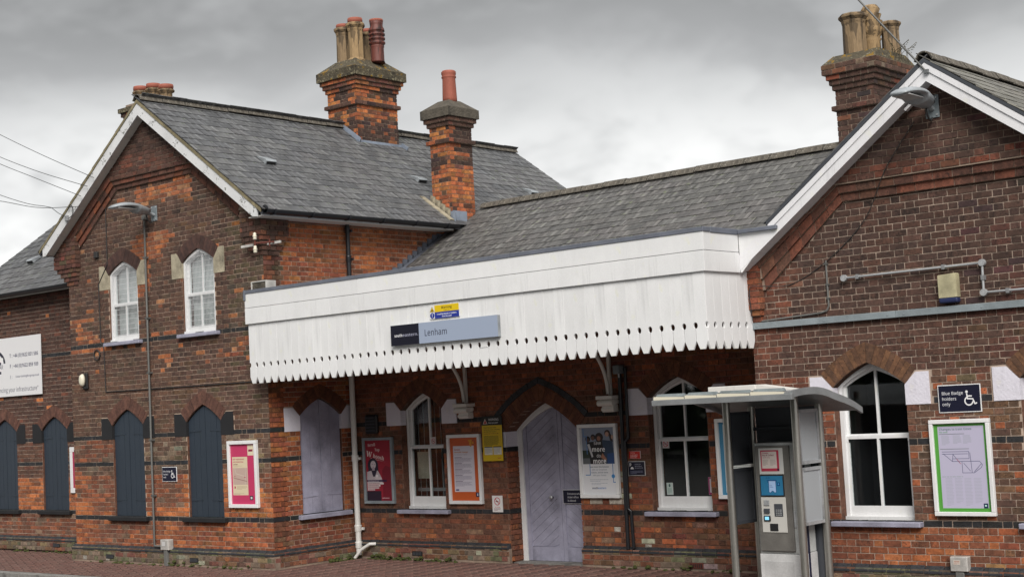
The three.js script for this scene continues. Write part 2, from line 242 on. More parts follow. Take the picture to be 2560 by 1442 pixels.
// openings share one set of heights, as all the station's ground-floor openings do
const WIN = { h: .44, sill: .96, spring: 2.48, apex: 2.745 }, UP = { h: .41, sill: 3.88, spring: 5.03, apex: 5.235 };
function windowGroup(wing, name, pos, rotY) { const g = new THREE.Group(); g.name = name; g.position.set(...pos); g.rotation.y = rotY; wing.add(g); return g; }
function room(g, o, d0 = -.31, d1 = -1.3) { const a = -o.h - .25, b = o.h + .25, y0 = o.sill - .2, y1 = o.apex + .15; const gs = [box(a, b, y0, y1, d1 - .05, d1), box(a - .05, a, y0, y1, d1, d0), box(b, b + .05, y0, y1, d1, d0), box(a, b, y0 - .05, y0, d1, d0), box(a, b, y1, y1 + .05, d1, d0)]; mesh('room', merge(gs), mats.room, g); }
function sashWindow(wing, o, pos, rotY, opt = {}) {          // local origin at the opening's centre line, wall face at z 0
  const g = windowGroup(wing, 'window', pos, rotY), w = { ...o, cx: 0 }, z = -(opt.recess ?? .12), fm = opt.mat ?? mats.white, meet = opt.meet ?? 1.915;
  mesh('frame', poly(holePts(w, .004), .09, z - .09, [holePts({ ...w, sill: w.sill - .02 }, .05)]), fm, g);
  const i1 = .048, hw = w.h - i1, st = .034, b0 = w.sill + .04;
  // lower sash
  const low = [[-hw, b0], [hw, b0], [hw, meet], [-hw, meet]], rail = opt.rail ?? .125;
  mesh('lower_sash', poly(low, .035, z - .055, [[[-hw + st, b0 + rail], [-hw + st, meet - .035], [-.013, meet - .035], [-.013, b0 + rail]], [[.013, b0 + rail], [.013, meet - .035], [hw - st, meet - .035], [hw - st, b0 + rail]]]), fm, g);
  const up = holePts({ ...w, h: hw, apex: w.apex - i1 * 1.15, sill: meet - .03 }), upw = { ...w, h: hw - st * .8, apex: w.apex - i1 * 1.15 - st, sill: meet + .02 };
  const hp = s => { const xs = [0, .25, .5, .75, 1].map(t => t * upw.h), P = [[.013, upw.sill], [upw.h, upw.sill], ...xs.slice().reverse().map(x => [Math.max(x, .013), topAt(upw, x)])]; return s > 0 ? P : P.map(p => [-p[0], p[1]]).reverse(); };
  mesh('upper_sash', poly(up, .035, z - .095, [hp(1), hp(-1)]), fm, g);
  for (const s of [-1, 1]) mesh('pane', poly(hp(s), .004, z - .08), mats.glass, g);
  for (const s of [-1, 1]) { const x0 = s > 0 ? .013 : -hw + st, x1 = s > 0 ? hw - st : -.013; mesh('pane', box(x0, x1, b0 + rail, meet - .035, z - .04, z - .036), mats.glass, g); }
  for (const s of [-1, 1]) mesh('sash_horn', box(s * (hw - st) - (s > 0 ? 0 : .03), s * (hw - st) + (s > 0 ? .03 : 0), meet - .075, meet - .03, z - .056, z - .018), fm, g);
  mesh('inner_sill', box(-w.h + .004, w.h - .004, w.sill + .002, w.sill + .045, z - .03, z + .03), fm, g);
  mesh('sill', rbox(-w.h - .1, w.h + .1, w.sill - .06, w.sill, -.1, .085, .012), opt.sill ?? mats.lilacSill, g);
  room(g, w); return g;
}
function shutterWindow(wing, o, pos, rotY, mat, sillMat, n = 6, recess = .035) {
  const g = windowGroup(wing, 'shuttered_window', pos, rotY), w = { ...o, cx: 0 }, W = 2 * (w.h - .012), r = rngOf(Math.round(pos[0] * 10) + 900);
  mesh('backing_board', poly(holePts(w, .003), .03, -recess - .09), mat, g);
  for (let i = 0; i < n; i++) {
    const a = -W / 2 + W * i / n + (i === n / 2 ? .005 : .003), b = -W / 2 + W * (i + 1) / n - (i + 1 === n / 2 ? .005 : .003), ins = .014;
    const xs = [a, ...[-1, 0, 1].map(k => a + (b - a) * (k + 2) / 4), b]; const q = [[a, w.sill + .015], [b, w.sill + .015], ...xs.slice().reverse().map(x => [x, topAt(w, x, ins)])];
    mesh('plank', poly(q, .028, -recess - .028 + (r() - .5) * .004), mat, g);
  }
  for (const y of [w.sill + .28, w.spring - .15]) for (const s of [-1, 1]) mesh('strap_hinge', poly([[s * (w.h - .03), y - .022], [s * (w.h - .03), y + .022], [s * .11, y + .006], [s * .11, y - .006]].slice()[s > 0 ? 'reverse' : 'slice'](), .006, -recess + .001), mat, g);
  mesh('sill', rbox(-w.h - .1, w.h + .1, w.sill - .065, w.sill + .004, -.1, .075, .01), sillMat, g);
  return g;
}
// a corbelled or plain block of courses with bricks on its seen faces; faces: 'z' (+z), 'x' (+x), 'w' (-x)
function blockFaces(B, x0, x1, z0, z1, k0, k1, tone, faces = 'zx') {
  if (faces.includes('z')) B.rows({ k0, k1, xl: () => x0, xr: () => x1, tone, z: z1, ox: x0 });
  if (faces.includes('x')) B.rows({ k0, k1, xl: () => -z1, xr: () => -z0, tone: (x, y, h, r, k) => tone(x1, y, h, r, k, -x), z: 0, ox: -z1 + .11, frame: new THREE.Matrix4().makeBasis(new THREE.Vector3(0, 0, -1), new THREE.Vector3(0, 1, 0), new THREE.Vector3(1, 0, 0)).setPosition(x1, 0, 0) });
  if (faces.includes('w')) B.rows({ k0, k1, xl: () => z0, xr: () => z1, tone, z: 0, ox: z0, frame: new THREE.Matrix4().makeBasis(new THREE.Vector3(0, 0, 1), new THREE.Vector3(0, 1, 0), new THREE.Vector3(-1, 0, 0)).setPosition(x0, 0, 0) });
}
const core = (x0, x1, y0, y1, z0, z1) => box(x0 + .008, x1 - .008, y0, y1, z0 + .008, z1 - .008);
function plinth(wing, x0, x1, y0, pos, rotY, seed, skip = []) { // chamfered blue-brick course on a projecting brick base
  const part = mesh('plinth', box(x0, x1, y0, .41, -.05, .052), mats.mortarDark, wing, pos); part.rotation.y = rotY; const r = rngOf(seed);
  const B = new Bricks(part, seed), inSkip = x => skip.some(s => x > s[0] && x < s[1]);
  B.rows({ k0: -9, k1: -6, xl: () => x0, xr: () => x1, z: .06, tone: (x, y, h, rr) => y < y0 - .03 ? null : jig(pick(rr, patch(x, y, 1.1, 3) > .52 ? [[T.moss, 2], [T.drab, 3], [T.olive, 2], [T.lime, .5]] : [[T.drab, 2], [T.brown, 3], [T.red, 2], [T.rust, 1.4]]), rr) });
  B.flush(60);
  const n = Math.round((x1 - x0) / .225), d = (x1 - x0) / n, prof = [[0, .405], [.068, .405], [.068, .425], [.004, .485], [0, .485]];
  const gs = [0, 1].map(k => { const g = poly(prof, d - .01 - k * .004); g.rotateY(-Math.PI / 2); g.translate(d - .005, 0, 0); return uvWorld(g); });
  for (let i = 0; i < n; i++) { const x = x0 + i * d; if (inSkip(x + d / 2)) continue; const m = mesh('plinth_brick', gs[i % 2], mats.bluebrick, part, [x, (r() - .5) * .006, (r() - .5) * .005]); }
  return part;
}
// ───────────── slates ─────────────
const SW = .30, slateGeo = [0, 1, 2].map(k => { const r = rngOf(500 + k), g = new THREE.BoxGeometry(SW - .005, .30, .010); uvBox(g, SW, .3, .01); const p = g.attributes.position; for (let i = 0; i < p.count; i++) if (p.getY(i) < 0) p.setY(i, p.getY(i) + (r() - .5) * .008); const uv = g.attributes.uv; for (let i = 0; i < uv.count; i++) uv.setXY(i, uv.getX(i) + k * .31, uv.getY(i) + k * .17); return g; });
const slateSets = [[[.152, .156, .164], [.178, .181, .186], [.136, .14, .15], [.192, .193, .193], [.162, .158, .163], [.208, .21, .212]], [[.168, .164, .155], [.19, .186, .174], [.146, .142, .138], [.192, .18, .172], [.172, .16, .158], [.202, .2, .19]], [[.3, .29, .25], [.26, .25, .22], [.34, .33, .29], [.28, .26, .23], [.22, .215, .2], [.32, .31, .28]]].map(set => set.map(c => M(c.map((v, i) => 1.25 * mix(v, set.reduce((t, k) => t + k[i], 0) / set.length, .35)), .62, { map: slateTex, bumpMap: brickBump, bumpScale: .002 })));
const slateMats = slateSets[0];
function slates(roof, o, u, s, W, L, gauge, seed, nSolo, inside = () => true, set = 0) { // o: lower-left corner, u along the eave, s up the slope
  roof.updateWorldMatrix(true, false); const r = rngOf(seed), U = new THREE.Vector3(...u), S = new THREE.Vector3(...s).normalize(), N = new THREE.Vector3().crossVectors(U, S).normalize(), list = [], tilt = .036, sm_ = slateSets[set];
  const S2 = S.clone().multiplyScalar(Math.cos(tilt)).addScaledVector(N, -Math.sin(tilt)), N2 = new THREE.Vector3().crossVectors(U, S2);
  const basis = new THREE.Matrix4().makeBasis(U, S2, N2);
  for (let k = 0; k * gauge < L; k++) for (let i = -1; i * SW < W + SW; i++) {
    let a0 = i * SW + (k % 2) * SW / 2, a1 = a0 + SW; a0 = Math.max(a0, 0); a1 = Math.min(a1, W); const a = (a0 + a1) / 2, b = k * gauge + .12, sx = (a1 - a0) / SW; if (sx < .12 || !inside(a, b)) continue;
    const pos = new THREE.Vector3(...o).addScaledVector(U, a + (r() - .5) * .006).addScaledVector(S, b + (r() - .5) * .014).addScaledVector(N, .018 + r() * .004);
    list.push({ pos, sx, d: pos.clone().applyMatrix4(roof.matrixWorld).distanceTo(EYE) / (sx > .9 ? 1 : .5), m: Math.floor(clamp(patch(a, b, .9, seed) * 9 - 2 + (r() - .5) * 2.6, 0, 5.99)), rz: (r() - .5) * .014, g: Math.floor(r() * 3) });
  }
  const solo = new Set(list.slice().sort((a, b) => a.d - b.d).slice(0, nSolo)), P = [], Nn = [], UV = [], C = [], v = new THREE.Vector3();
  for (const t of list) {
    const q = new THREE.Matrix4().makeRotationZ(t.rz).premultiply(basis).setPosition(t.pos).scale(new THREE.Vector3(t.sx, 1, 1));
    if (solo.has(t)) { const m = new THREE.Mesh(slateGeo[t.g], sm_[t.m]); m.name = 'slate'; m.applyMatrix4(q); m.castShadow = m.receiveShadow = true; roof.add(m); continue; }
    const g = slateGeo[t.g], p = g.attributes.position, n = g.attributes.normal, uv = g.attributes.uv, c = sm_[t.m].color;
    for (let i = 0; i < g.index.count; i++) { const j = g.index.getX(i); v.fromBufferAttribute(p, j).applyMatrix4(q); P.push(v.x, v.y, v.z); v.fromBufferAttribute(n, j).transformDirection(q); Nn.push(v.x, v.y, v.z); UV.push(uv.getX(j) + t.d * 1.7 % 1, uv.getY(j) + t.d * 3.1 % 1); C.push(c.r / 1.3, c.g / 1.3, c.b / 1.3); }
  }
  if (P.length) { const g = new THREE.BufferGeometry(); g.setAttribute('position', new THREE.Float32BufferAttribute(P, 3)); g.setAttribute('normal', new THREE.Float32BufferAttribute(Nn, 3)); g.setAttribute('uv', new THREE.Float32BufferAttribute(UV, 2)); g.setAttribute('color', new THREE.Float32BufferAttribute(C, 3)); mesh('slating', g, mats.slateV, roof).userData.kind = 'stuff'; }
}
function ridgeTiles(roof, a, b, mat, r = .076, slope = .62) { // clay ridge tiles laid end to end
  const A = new THREE.Vector3(...a), B = new THREE.Vector3(...b), d = B.clone().sub(A), L = d.length(), n = Math.round(L / .45), rr = rngOf(n * 17 + 3);
  const ps = []; for (let i = 0; i <= 8; i++) { const t = Math.PI * (.12 + .76 * i / 8); ps.push([-Math.cos(t) * r * 1.15, Math.sin(t) * r]); } const inn = ps.map(p => [p[0] * .86, p[1] * .86 - .004]).reverse();
  const w1 = [-r * 1.5, -r * .35], w2 = [r * 1.5, -r * .35];
  const g = poly([w1, ...ps, w2, [r * 1.3, -r * .45], ...inn, [-r * 1.3, -r * .45]], L / n - .012); uvWorld(g, 1.6);
  const along = Math.abs(d.x) > Math.abs(d.z); d.normalize();
  for (let i = 0; i < n; i++) { const m = mesh('ridge_tile', g, mat, roof); m.position.copy(A).addScaledVector(d, i * L / n + .006); m.position.y += (rr() - .5) * .014; m.quaternion.setFromUnitVectors(new THREE.Vector3(0, 0, 1), d); m.rotateZ((rr() - .5) * .05); }
}
function roofVent(wing, x, y, z, rz, ry = 0) { const v = mesh('roof_vent', poly([[-.13, 0], [.13, 0], [.13, .06], [.09, .075], [-.13, .012]], .22, -.11), mats.lampGrey, wing, [x, y, z]); v.rotation.set(0, ry, rz, 'YZX'); mesh('opening', box(.131, .136, .008, .05, -.09, .09), mats.black, v); }
function gutterGeo(L, r = .062) { const P = [], Q = []; for (let i = 0; i <= 12; i++) { const t = Math.PI + Math.PI * i / 12; P.push([Math.cos(t) * r, Math.sin(t) * r]); Q.push([Math.cos(t) * (r - .006), Math.sin(t) * (r - .006)]); } return poly([...P, ...Q.reverse()], L); }

// ───────────── ground ─────────────
const GY = .2;
{
  const land = mesh('ground', new THREE.PlaneGeometry(1600, 1600).rotateX(-Math.PI / 2), mats.asphalt, scene, [0, .02, 0]); land.userData.kind = 'structure'; uvWorld(land.geometry, .5);
  const road = mesh('road', uvWorld(box(-60, 40, .03, .09, 2.32, 14)), mats.asphalt, scene); road.userData.kind = 'structure';
  const kerb = mesh('kerb', box(-60, 40, .03, .17, 2.2, 2.33), mats.grout, scene); kerb.userData.kind = 'structure';
  for (let i = 0; i < 24; i++) mesh('kerb_stone', rbox(-19 + i * .92, -19 + i * .92 + .91, .05, GY - .005, 2.19, 2.345, .012), mats.kerb, kerb);
  const pave = mesh('pavement', box(-60, 40, 0, GY - .012, -14, 2.2), mats.grout, scene); pave.userData.kind = 'structure';
  // block paving laid herringbone
  const r = rngOf(41), cols = [[.30, .15, .12], [.33, .17, .135], [.28, .145, .12], [.34, .19, .155], [.31, .175, .14]], list = [];
  const ca = Math.SQRT1_2, S = .1;
  for (let a = -180; a < 60; a++) for (let b = -140; b < 140; b++) {
    const m = (((a - b) % 4) + 4) % 4; let w, h; if (m === 0) { w = 2; h = 1; } else if (m === 2) { w = 1; h = 2; } else continue;
    const u = (a + w / 2) * S, v = (b + h / 2) * S, x = (u - v) * ca - 3.5, z = (u + v) * ca + 2;
    if (x < -19.5 || x > 4 || z < -1.1 || z > 2.16) continue; if (z < .7 && x < -8.2 && x > -13.3) continue; if (z < -.02 && x > .1) continue;
    list.push({ x, z, w: w * S, h: h * S, d: Math.hypot(x - EYE.x, z - EYE.z) });
  }
  list.sort((p, q) => p.d - q.d);
  const vis = list.filter(t => t.x < -.4 && t.z < .9 - (t.x + 6) * .25), near = new Set(vis.slice(0, 300));
  const pm = cols.map(c => M(c, .8, { map: stoneTex, bumpMap: fineBump, bumpScale: .002 })), pg = [0, 1].map(k => rboxP(k ? .094 : .194, k ? .194 : .094));
  function rboxP(w, h) { const g = new THREE.BoxGeometry(w, .05, h); uvBox(g, w, .05, h); return g; }
  const V = [];
  for (const t of list) {
    const y = GY - .026 + (r() - .5) * .004, c = Math.floor(r() * 5), wide = t.w > t.h;
    if (near.has(t)) { const m = mesh('paver', pg[wide ? 0 : 1], pm[c], pave, [t.x, y, t.z]); m.rotation.y = -Math.PI / 4; continue; }
    const g = pg[wide ? 0 : 1].clone().rotateY(-Math.PI / 4).translate(t.x, y, t.z), k = new Float32Array(g.attributes.position.count * 3); for (let i = 0; i < k.length; i += 3) { k[i] = cols[c][0]; k[i + 1] = cols[c][1]; k[i + 2] = cols[c][2]; } g.setAttribute('color', new THREE.BufferAttribute(k, 3)); V.push(g);
  }
  mesh('paving', mergeGeometries(V), M([1, 1, 1], .8, { map: stoneTex, bumpMap: fineBump, bumpScale: .002, vertexColors: true }), pave).userData.kind = 'stuff';
}

// ───────────── the two-storey wing ─────────────
const zR = 0, zM = -.955, zL = .744, zF = -.12, xS = -8.1, xW = -13.38, RX = -10.783, RY = 7.80, SL = .718;
const arch = { upper: [[.10, .048, .038], [.085, .042, .034], [.115, .055, .042]], lower: [[.17, .075, .052], [.15, .064, .045], [.19, .085, .058]], mid: [[.2, .07, .035], [.17, .06, .032], [.23, .085, .04]], right: [[.21, .10, .05], [.18, .085, .045], [.24, .115, .055], [.16, .08, .045]] };
for (const k in arch) arch[k] = arch[k].map(c => M(c, .85, { map: brickTex, bumpMap: brickBump, bumpScale: .003 }));
function gableSteps(wing, part, cx, lows, tops, roofY, hw, zf, tone, B) { // corbelled courses framing a recessed gable panel; lows/tops: half width and height of each step
  for (let j = 0; j < 3; j++) {
    const [lx, ly] = lows[j], [tx, ty] = tops[j], z = .034 * (j + 1);
    const hx = Math.min(hw, (roofY(0) - ly) / (roofY(0) - roofY(1)) - .002), pts = [...(hx < hw ? [[cx - hx, ly]] : [[cx - hw, ly], [cx - hw, roofY(hw)]]), [cx, roofY(0)], ...(hx < hw ? [[cx + hx, ly]] : [[cx + hw, roofY(hw)], [cx + hw, ly]]), [cx + lx, ly], [cx + tx, ty], [cx - tx, ty], [cx - lx, ly]];
    mesh('corbel_layer', poly(pts, .03 + (j ? .034 : 0), z - (j ? .068 : .034) - .004), mats.mortarDark, part);
    const nx = j < 2 ? [lows[j + 1], tops[j + 1]] : [[hw - .02, roofY(hw) - .0], [.0, roofY(0)]];
    const strip = (a0, a1, b0, b1, one) => { const L = Math.hypot(a1[0] - a0[0], a1[1] - a0[1]), n = Math.max(1, Math.round(L / .225)); for (let i = 0; i < n; i++) { const e = .005 / L * 1, t0 = i / n + e, t1 = (i + 1) / n - e, P = (p, q, t) => [mix(p[0], q[0], t), mix(p[1], q[1], t)]; let q = [P(a0, a1, t0), P(a0, a1, t1), P(b0, b1, t1), P(b0, b1, t0)]; if ((q[1][0] - q[0][0]) * (q[3][1] - q[0][1]) - (q[1][1] - q[0][1]) * (q[3][0] - q[0][0]) < 0) q = [q[1], q[0], q[3], q[2]]; B.quad(q, z, tone(B.r)); } };
    if (j < 2) {
      for (const s of [-1, 1]) { const f = p => [cx + s * p[0], p[1]]; strip(f([lx, ly]), f([tx, ty]), f(nx[0]), f(nx[1])); }
      strip([cx - tx, ty + .003], [cx + tx, ty + .003], [cx - nx[1][0], nx[1][1] - .004], [cx + nx[1][0], nx[1][1] - .004]);
    } else for (const s of [-1, 1]) { // raking course up to the soffit
      const f = p => [cx + s * p[0], p[1]], ro = d => [d, roofY(d)]; const d0 = hw - .02, d1 = tx + .05;
      const A0 = [lx, ly], A1 = [tx, ty], B0 = ro(d0), B1 = ro(d1), md = (p, q) => [(p[0] + q[0]) / 2, (p[1] + q[1]) / 2], off = (p, t) => [p[0], p[1] + t];
      strip(f(A0), f(A1), f(off(md(A0, B0), -.004)), f(off(md(A1, B1), -.004))); strip(f(off(md(A0, B0), .004)), f(off(md(A1, B1), .004)), f(B0), f(B1));
    }
  }
}
{
  const wing = thing('two_storey_wing', 'two-storey gabled brick wing with boarded lancet windows, grey slate roof and tall chimneys', 'building');
  const wins = [-11.765, -9.715], holesF = [...wins.map(cx => ({ ...UP, cx })), ...wins.map(cx => ({ ...WIN, cx }))];
  const roofY = d => RY - .215 - SL * Math.abs(d), hw = RX - xW;
  const front = makeWall(wing, 'front_wall', [[xW, GY - .1], [xS - .008, GY - .1], [xS - .008, 5.62], [RX + 2.55, roofY(2.55)], [RX, roofY(0)], [RX - 2.55, roofY(2.55)], [xW, 5.62]], holesF, [0, 0, zL], 0, mats.mortarMid);
  const B = new Bricks(front, 11);
  const lows = [[2.17, 5.60], [2.21, 5.69], [2.25, 5.78]], tops = [[1.03, 6.45], [1.075, 6.527], [1.12, 6.6025]];
  const inner = y => y < 5.6 ? hw : y > 6.45 ? 0 : mix(2.17, 1.03, (y - 5.6) / .85);
  const toneF = (x, y, h, r, k) => {
    if (bandRows.has(k)) return k === 39 && (r() < .0) ? T.soot : jig(T.black, r, .3);
    const p = patch(x, y, .75, 4), q = patch(x + 40, y, 1.6, 9);
    if (y > 3.3) { if (q > .655 || r() < .035) return jig(pick(r, [[T.rust, 2], [T.orange, 2], [T.pale, 1], [T.red, 2]]), r); return jig(pick(r, x > -8.9 ? [[T.olive, 3], [T.umber, 2]] : [[T.soot, 1.2], [T.umber, 5], [T.plum, 1.2], [T.olive, 1.2], [T.brown, 2.6]]), r, .16); }
    if (y > 2.3) return jig(pick(r, [[T.umber, 3], [T.olive, 1.4], [T.plum, 1], [T.brown, 5]]), r, .14);
    if (y > 1.62) return jig(pick(r, p > .54 ? [[T.brown, 3], [T.red, 2], [T.rust, 1]] : [[T.brown, 3], [T.drab, 1.6], [T.umber, 2], [T.olive, 1]]), r);
    if (y > .97) return jig(pick(r, p + (x > -11.4 && x < -8.3 ? .09 : 0) > .5 ? [[T.orange, 6], [T.rust, 3.4], [T.red, .4]] : [[T.brown, 2], [T.rust, 3], [T.red, 2], [T.drab, .5]]), r);
    return jig(pick(r, p > .5 ? [[T.rust, 3], [T.orange, 2], [T.red, 2]] : [[T.red, 3], [T.brown, 2], [T.rust, 2], [T.drab, .8]]), r);
  };
  B.rows({ k0: -6, k1: 77, xl: y => y < 5.6 ? xW : RX - inner(y), xr: y => y < 5.6 ? xS : RX + inner(y), tone: (x, y, h, r, k) => y > 6.47 ? null : toneF(x, y, h, r, k), cuts: [...holesF.map(cutOf), ...wins.map(cx => impostCut({ ...WIN, cx })), ...wins.map(cx => impostCut({ ...UP, cx }, .27, -.24, .17))], ox: xW });
  const toneC = r => jig(pick(r, [[T.plum, 2], [T.red, 2.2], [T.umber, 2], [T.rust, .5]]), r);
  gableSteps(wing, front, RX, lows, tops, roofY, 2.55, zL, toneC, B);
  B.rows({ k0: 76, k1: 90, xl: y => RX - Math.max(0, (RY - .215 - y) / SL), xr: y => RX + Math.max(0, (RY - .215 - y) / SL), z: .102, tone: (x, y, h, r) => jig(pick(r, y < 7.0 ? [[T.plum, 2], [T.red, 1.5], [T.umber, 2]] : [[T.soot, 3], [T.umber, 4], [T.plum, 1.5]]), r), ox: RX });
  B.flush(300);
  wins.forEach(cx => { archRing(front, { ...UP, cx }, arch.upper, .22); imposts(front, { ...UP, cx }, mats.stone, .27, -.24, .17); archRing(front, { ...WIN, cx }, arch.lower, .21); imposts(front, { ...WIN, cx }, mats.blackPaint); });
  wins.forEach(cx => { const w = sashWindow(wing, UP, [cx, 0, zL], 0, { meet: 4.52, recess: .03, rail: .07 });
    const gs = []; for (let i = 1; i < 22; i++) gs.push(bar([-UP.h + .04 + i * .0345, UP.sill + .08, 0], [-UP.h + .04 + i * .0345, topAt({ ...UP, cx: 0 }, -UP.h + .04 + i * .0345, .06), 0], .0022, 4)); for (let i = 0; i < 15; i++) { const y = UP.sill + .12 + i * .085, h = Math.max(.03, (y > UP.spring ? halfAt(UP, y) : UP.h) - .06); gs.push(bar([-h, y, .004], [h, y, .004], .0028, 4)); }
    mesh('wire_guard', merge(gs), mats.upvc, w, [0, 0, -.022]); const cur = mesh('net_curtain', poly(holePts({ ...UP, cx: 0 }, .05), .004, -.17), mats.curtain, w); });
  wins.forEach(cx => shutterWindow(wing, WIN, [cx, 0, zL], 0, mats.slateBlue, mats.blackPaint));
  plinth(wing, xW - .06, xS + .06, GY - .02, [0, 0, zL], 0, 15);
  // side wall facing the canopy: local x runs back along world -z
  const hs = { ...WIN, h: .43, cx: .285 };
  const side = makeWall(wing, 'side_wall', [[-zL + .3, GY - .1], [8.4, GY - .1], [8.4, 5.7], [-zL + .3, 5.7]], [hs], [xS, 0, 0], Math.PI / 2, mats.mortarMid);
  const toneS = (x, y, h, r, k) => { if (k === 0 || k === 12 || (k === 18 && y < 3)) return jig(T.black, r, .3); const p = patch(x, y, .8, 21); if (y > 4.2) { if (x < -.35) return jig(pick(r, [[T.umber, 2], [T.red, 2], [T.olive, 1.5], [T.rust, 1.2]]), r); return jig(pick(r, p > .5 ? [[T.orange, 6], [T.rust, 4], [T.red, .6]] : [[T.rust, 5], [T.red, 2], [T.brown, 1], [T.orange, 1.6]]), r); } if (y > .97) return jig(pick(r, [[T.rust, 4], [T.red, 2], [T.orange, 1.6]]), r); return jig(pick(r, [[T.red, 3], [T.rust, 3], [T.brown, 1.6], [T.drab, .5]]), r); };
  const BS = new Bricks(side, 31); BS.rows({ k0: -6, k1: 61, xl: () => -zL, xr: () => 4.3, tone: (x, y, h, r, k) => (y < 4 && x > .98) ? null : toneS(x, y, h, r, k), cuts: [cutOf(hs), impostCut(hs)], ox: -zL });
  // corbelled eaves course under the gutter
  for (let j = 0; j < 2; j++) BS.rows({ k0: 61 + j, k1: 62 + j, xl: () => -zL, xr: () => 4.3, z: .03 * (j + 1), tone: (x, y, h, r) => jig(pick(r, [[T.rust, 3], [T.red, 3], [T.orange, 1]]), r), ox: -zL + .07 });
  mesh('eaves_corbel', box(-zL + .02, 8.4, rowY(61), rowY(63), -.1, .022), mats.mortarDark, side); BS.flush(240);
  archRing(side, hs, arch.mid, .21); imposts(side, hs, mats.lilacWhite);
  shutterWindow(wing, { ...hs, cx: 0 }, [xS, 0, -.285], Math.PI / 2, mats.lilac, mats.lilacSill, 4);
  plinth(wing, -zL - .06, -zM - .06, GY - .02, [xS, 0, 0], Math.PI / 2, 16);
  const west = mesh('west_wall', box(xW, xW + .25, GY - .1, 5.7, -8.4, zL - .31), mats.mortarDark, wing); mesh('rear_wall', poly([[xW, GY - .1], [xS, GY - .1], [xS, 5.62], [RX + 2.55, roofY(2.55)], [RX, roofY(0)], [RX - 2.55, roofY(2.55)], [xW, 5.62]], .25, -8.4), mats.mortarDark, wing);
  // kneelers at the eaves
  const kn = mesh('kneeler', core(xS - .38, xS + .1, rowY(54), rowY(65), zL - .45, zL + .1), mats.mortarDark, wing); const BK = new Bricks(kn, 33), toneK = (x, y, h, r) => jig(pick(r, [[T.umber, 2], [T.plum, 2], [T.red, 1.6], [T.olive, 1]]), r);
  kn.geometry = merge([54, 55, 56, 57, 58].map((k, i) => core(xS - .28 - i * .03, xS + .012 + i * .022, rowY(k), rowY(k + 1) + (i === 4 ? .32 : 0), zL - .33 - i * .03, zL + .012 + i * .022)));
  [54, 55, 56, 57].forEach((k, i) => blockFaces(BK, xS - .28 - i * .03, xS + .02 + i * .022, zL - .33 - i * .03, zL + .02 + i * .022, k, k + 1, toneK)); blockFaces(BK, xS - .40, xS + .108, zL - .45, zL + .108, 58, 63, toneK); BK.flush(60);
  const kw = mesh('kneeler', merge([54, 55, 56, 57, 58].map((k, i) => core(xW - .02 - i * .065, xW + .3 + i * .02, rowY(k), rowY(k + 1) + (i === 4 ? .5 : 0), zL - .35, zL + .012 + i * .022))), mats.mortarDark, wing), BW = new Bricks(kw, 34);
  [54, 55, 56, 57].forEach((k, i) => blockFaces(BW, xW - .028 - i * .065, xW + .308 + i * .02, zL - .34, zL + .02 + i * .022, k, k + 1, toneK)); blockFaces(BW, xW - .288, xW + .388, zL - .34, zL + .108, 58, 65, toneK); BW.flush(60);
  // roof
  const zf = 1.03, zb = -8.45, eh = 3.03, ey = RY - SL * eh;
  const roof = mesh('roof', poly([[RX - eh, ey - .02], [RX, RY - .02], [RX + eh, ey - .02], [RX + eh, ey - .10], [RX, RY - .11], [RX - eh, ey - .10]], zf - zb, zb), mats.shelterDark, wing);
  const Ls = Math.hypot(eh, eh * SL);
  slates(roof, [RX + eh + .03, ey - .035, zf + .02], [0, 0, -1], [-1, SL, 0], zf - zb + .02, Ls, .215, 51, 300);
  slates(roof, [RX - eh - .03, ey - .035, zb], [0, 0, 1], [1, SL, 0], zf - zb, Ls, .215, 52, 0);
  ridgeTiles(roof, [RX, RY + .01, zf + .02], [RX, RY + .01, -3.49], mats.ridge); ridgeTiles(roof, [RX, RY + .01, -4.55], [RX, RY + .01, zb], mats.ridge);
  for (const [x, z] of [[-9.15, -.28], [-9.1, -3.75], [-9.1, -6.88]]) roofVent(wing, x, RY - SL * (x - RX) + .02, z, -Math.atan(SL));
  // verge: bargeboards, mortar verge strip and soffits
  for (const s of [-1, 1]) {
    const P = (d, dy) => [RX + s * d, RY - SL * d + dy], e = eh - .1;
    mesh('bargeboard', poly([P(0, -.07), P(e, -.07), [RX + s * e, RY - SL * e - .2], P(e - .1, -.26), P(0, -.27)], .028, zf - .022), mats.peel, wing);
    mesh('verge_strip', poly([P(0, -.015), P(e + .1, -.015), P(e + .1, -.07), P(0, -.07)], .03, zf - .012), M([.34, .29, .17], .9, { map: stoneTex }), wing);
    mesh('soffit', poly([P(0, -.2), P(e - .06, -.2), P(e - .06, -.225), P(0, -.225)], zf - zL - .03, zL + .005), mats.whiteOld, wing);
  }
  // gutter and fascia on the canopy side
  const gx = RX + eh + .055, gy = ey - .035; mesh('eaves_fascia', box(gx - .1, gx - .075, gy - .082, gy + .02, -3.2, zf - .03), mats.white, wing); mesh('eaves_soffit', box(xS, gx - .08, gy - .088, gy - .076, -3.2, zf - .04), mats.whiteOld, wing);
  const gut = mesh('gutter', gutterGeo(4.22, .066), mats.gutter, wing, [gx, gy, -3.22]);
  mesh('gutter_end', new THREE.CylinderGeometry(.068, .068, .02, 16, 1, false, Math.PI / 2, Math.PI).rotateX(Math.PI / 2), mats.gutter, gut, [0, 0, 4.22]);
  for (let i = 0; i < 6; i++) mesh('gutter_bracket', poly([[-.075, .012], [-.075, -.03], [-.05, -.075], [.05, -.075], [.076, -.03], [.076, .005], [.07, .005], [.062, -.03], [.04, -.068], [-.04, -.068], [-.062, -.03], [-.06, .012]], .035), mats.gutter, gut, [0, 0, .25 + i * .76]);
  const gw = mesh('gutter', gutterGeo(9.2, .066), mats.gutter, wing, [RX - eh - .055, gy, -8.3]);
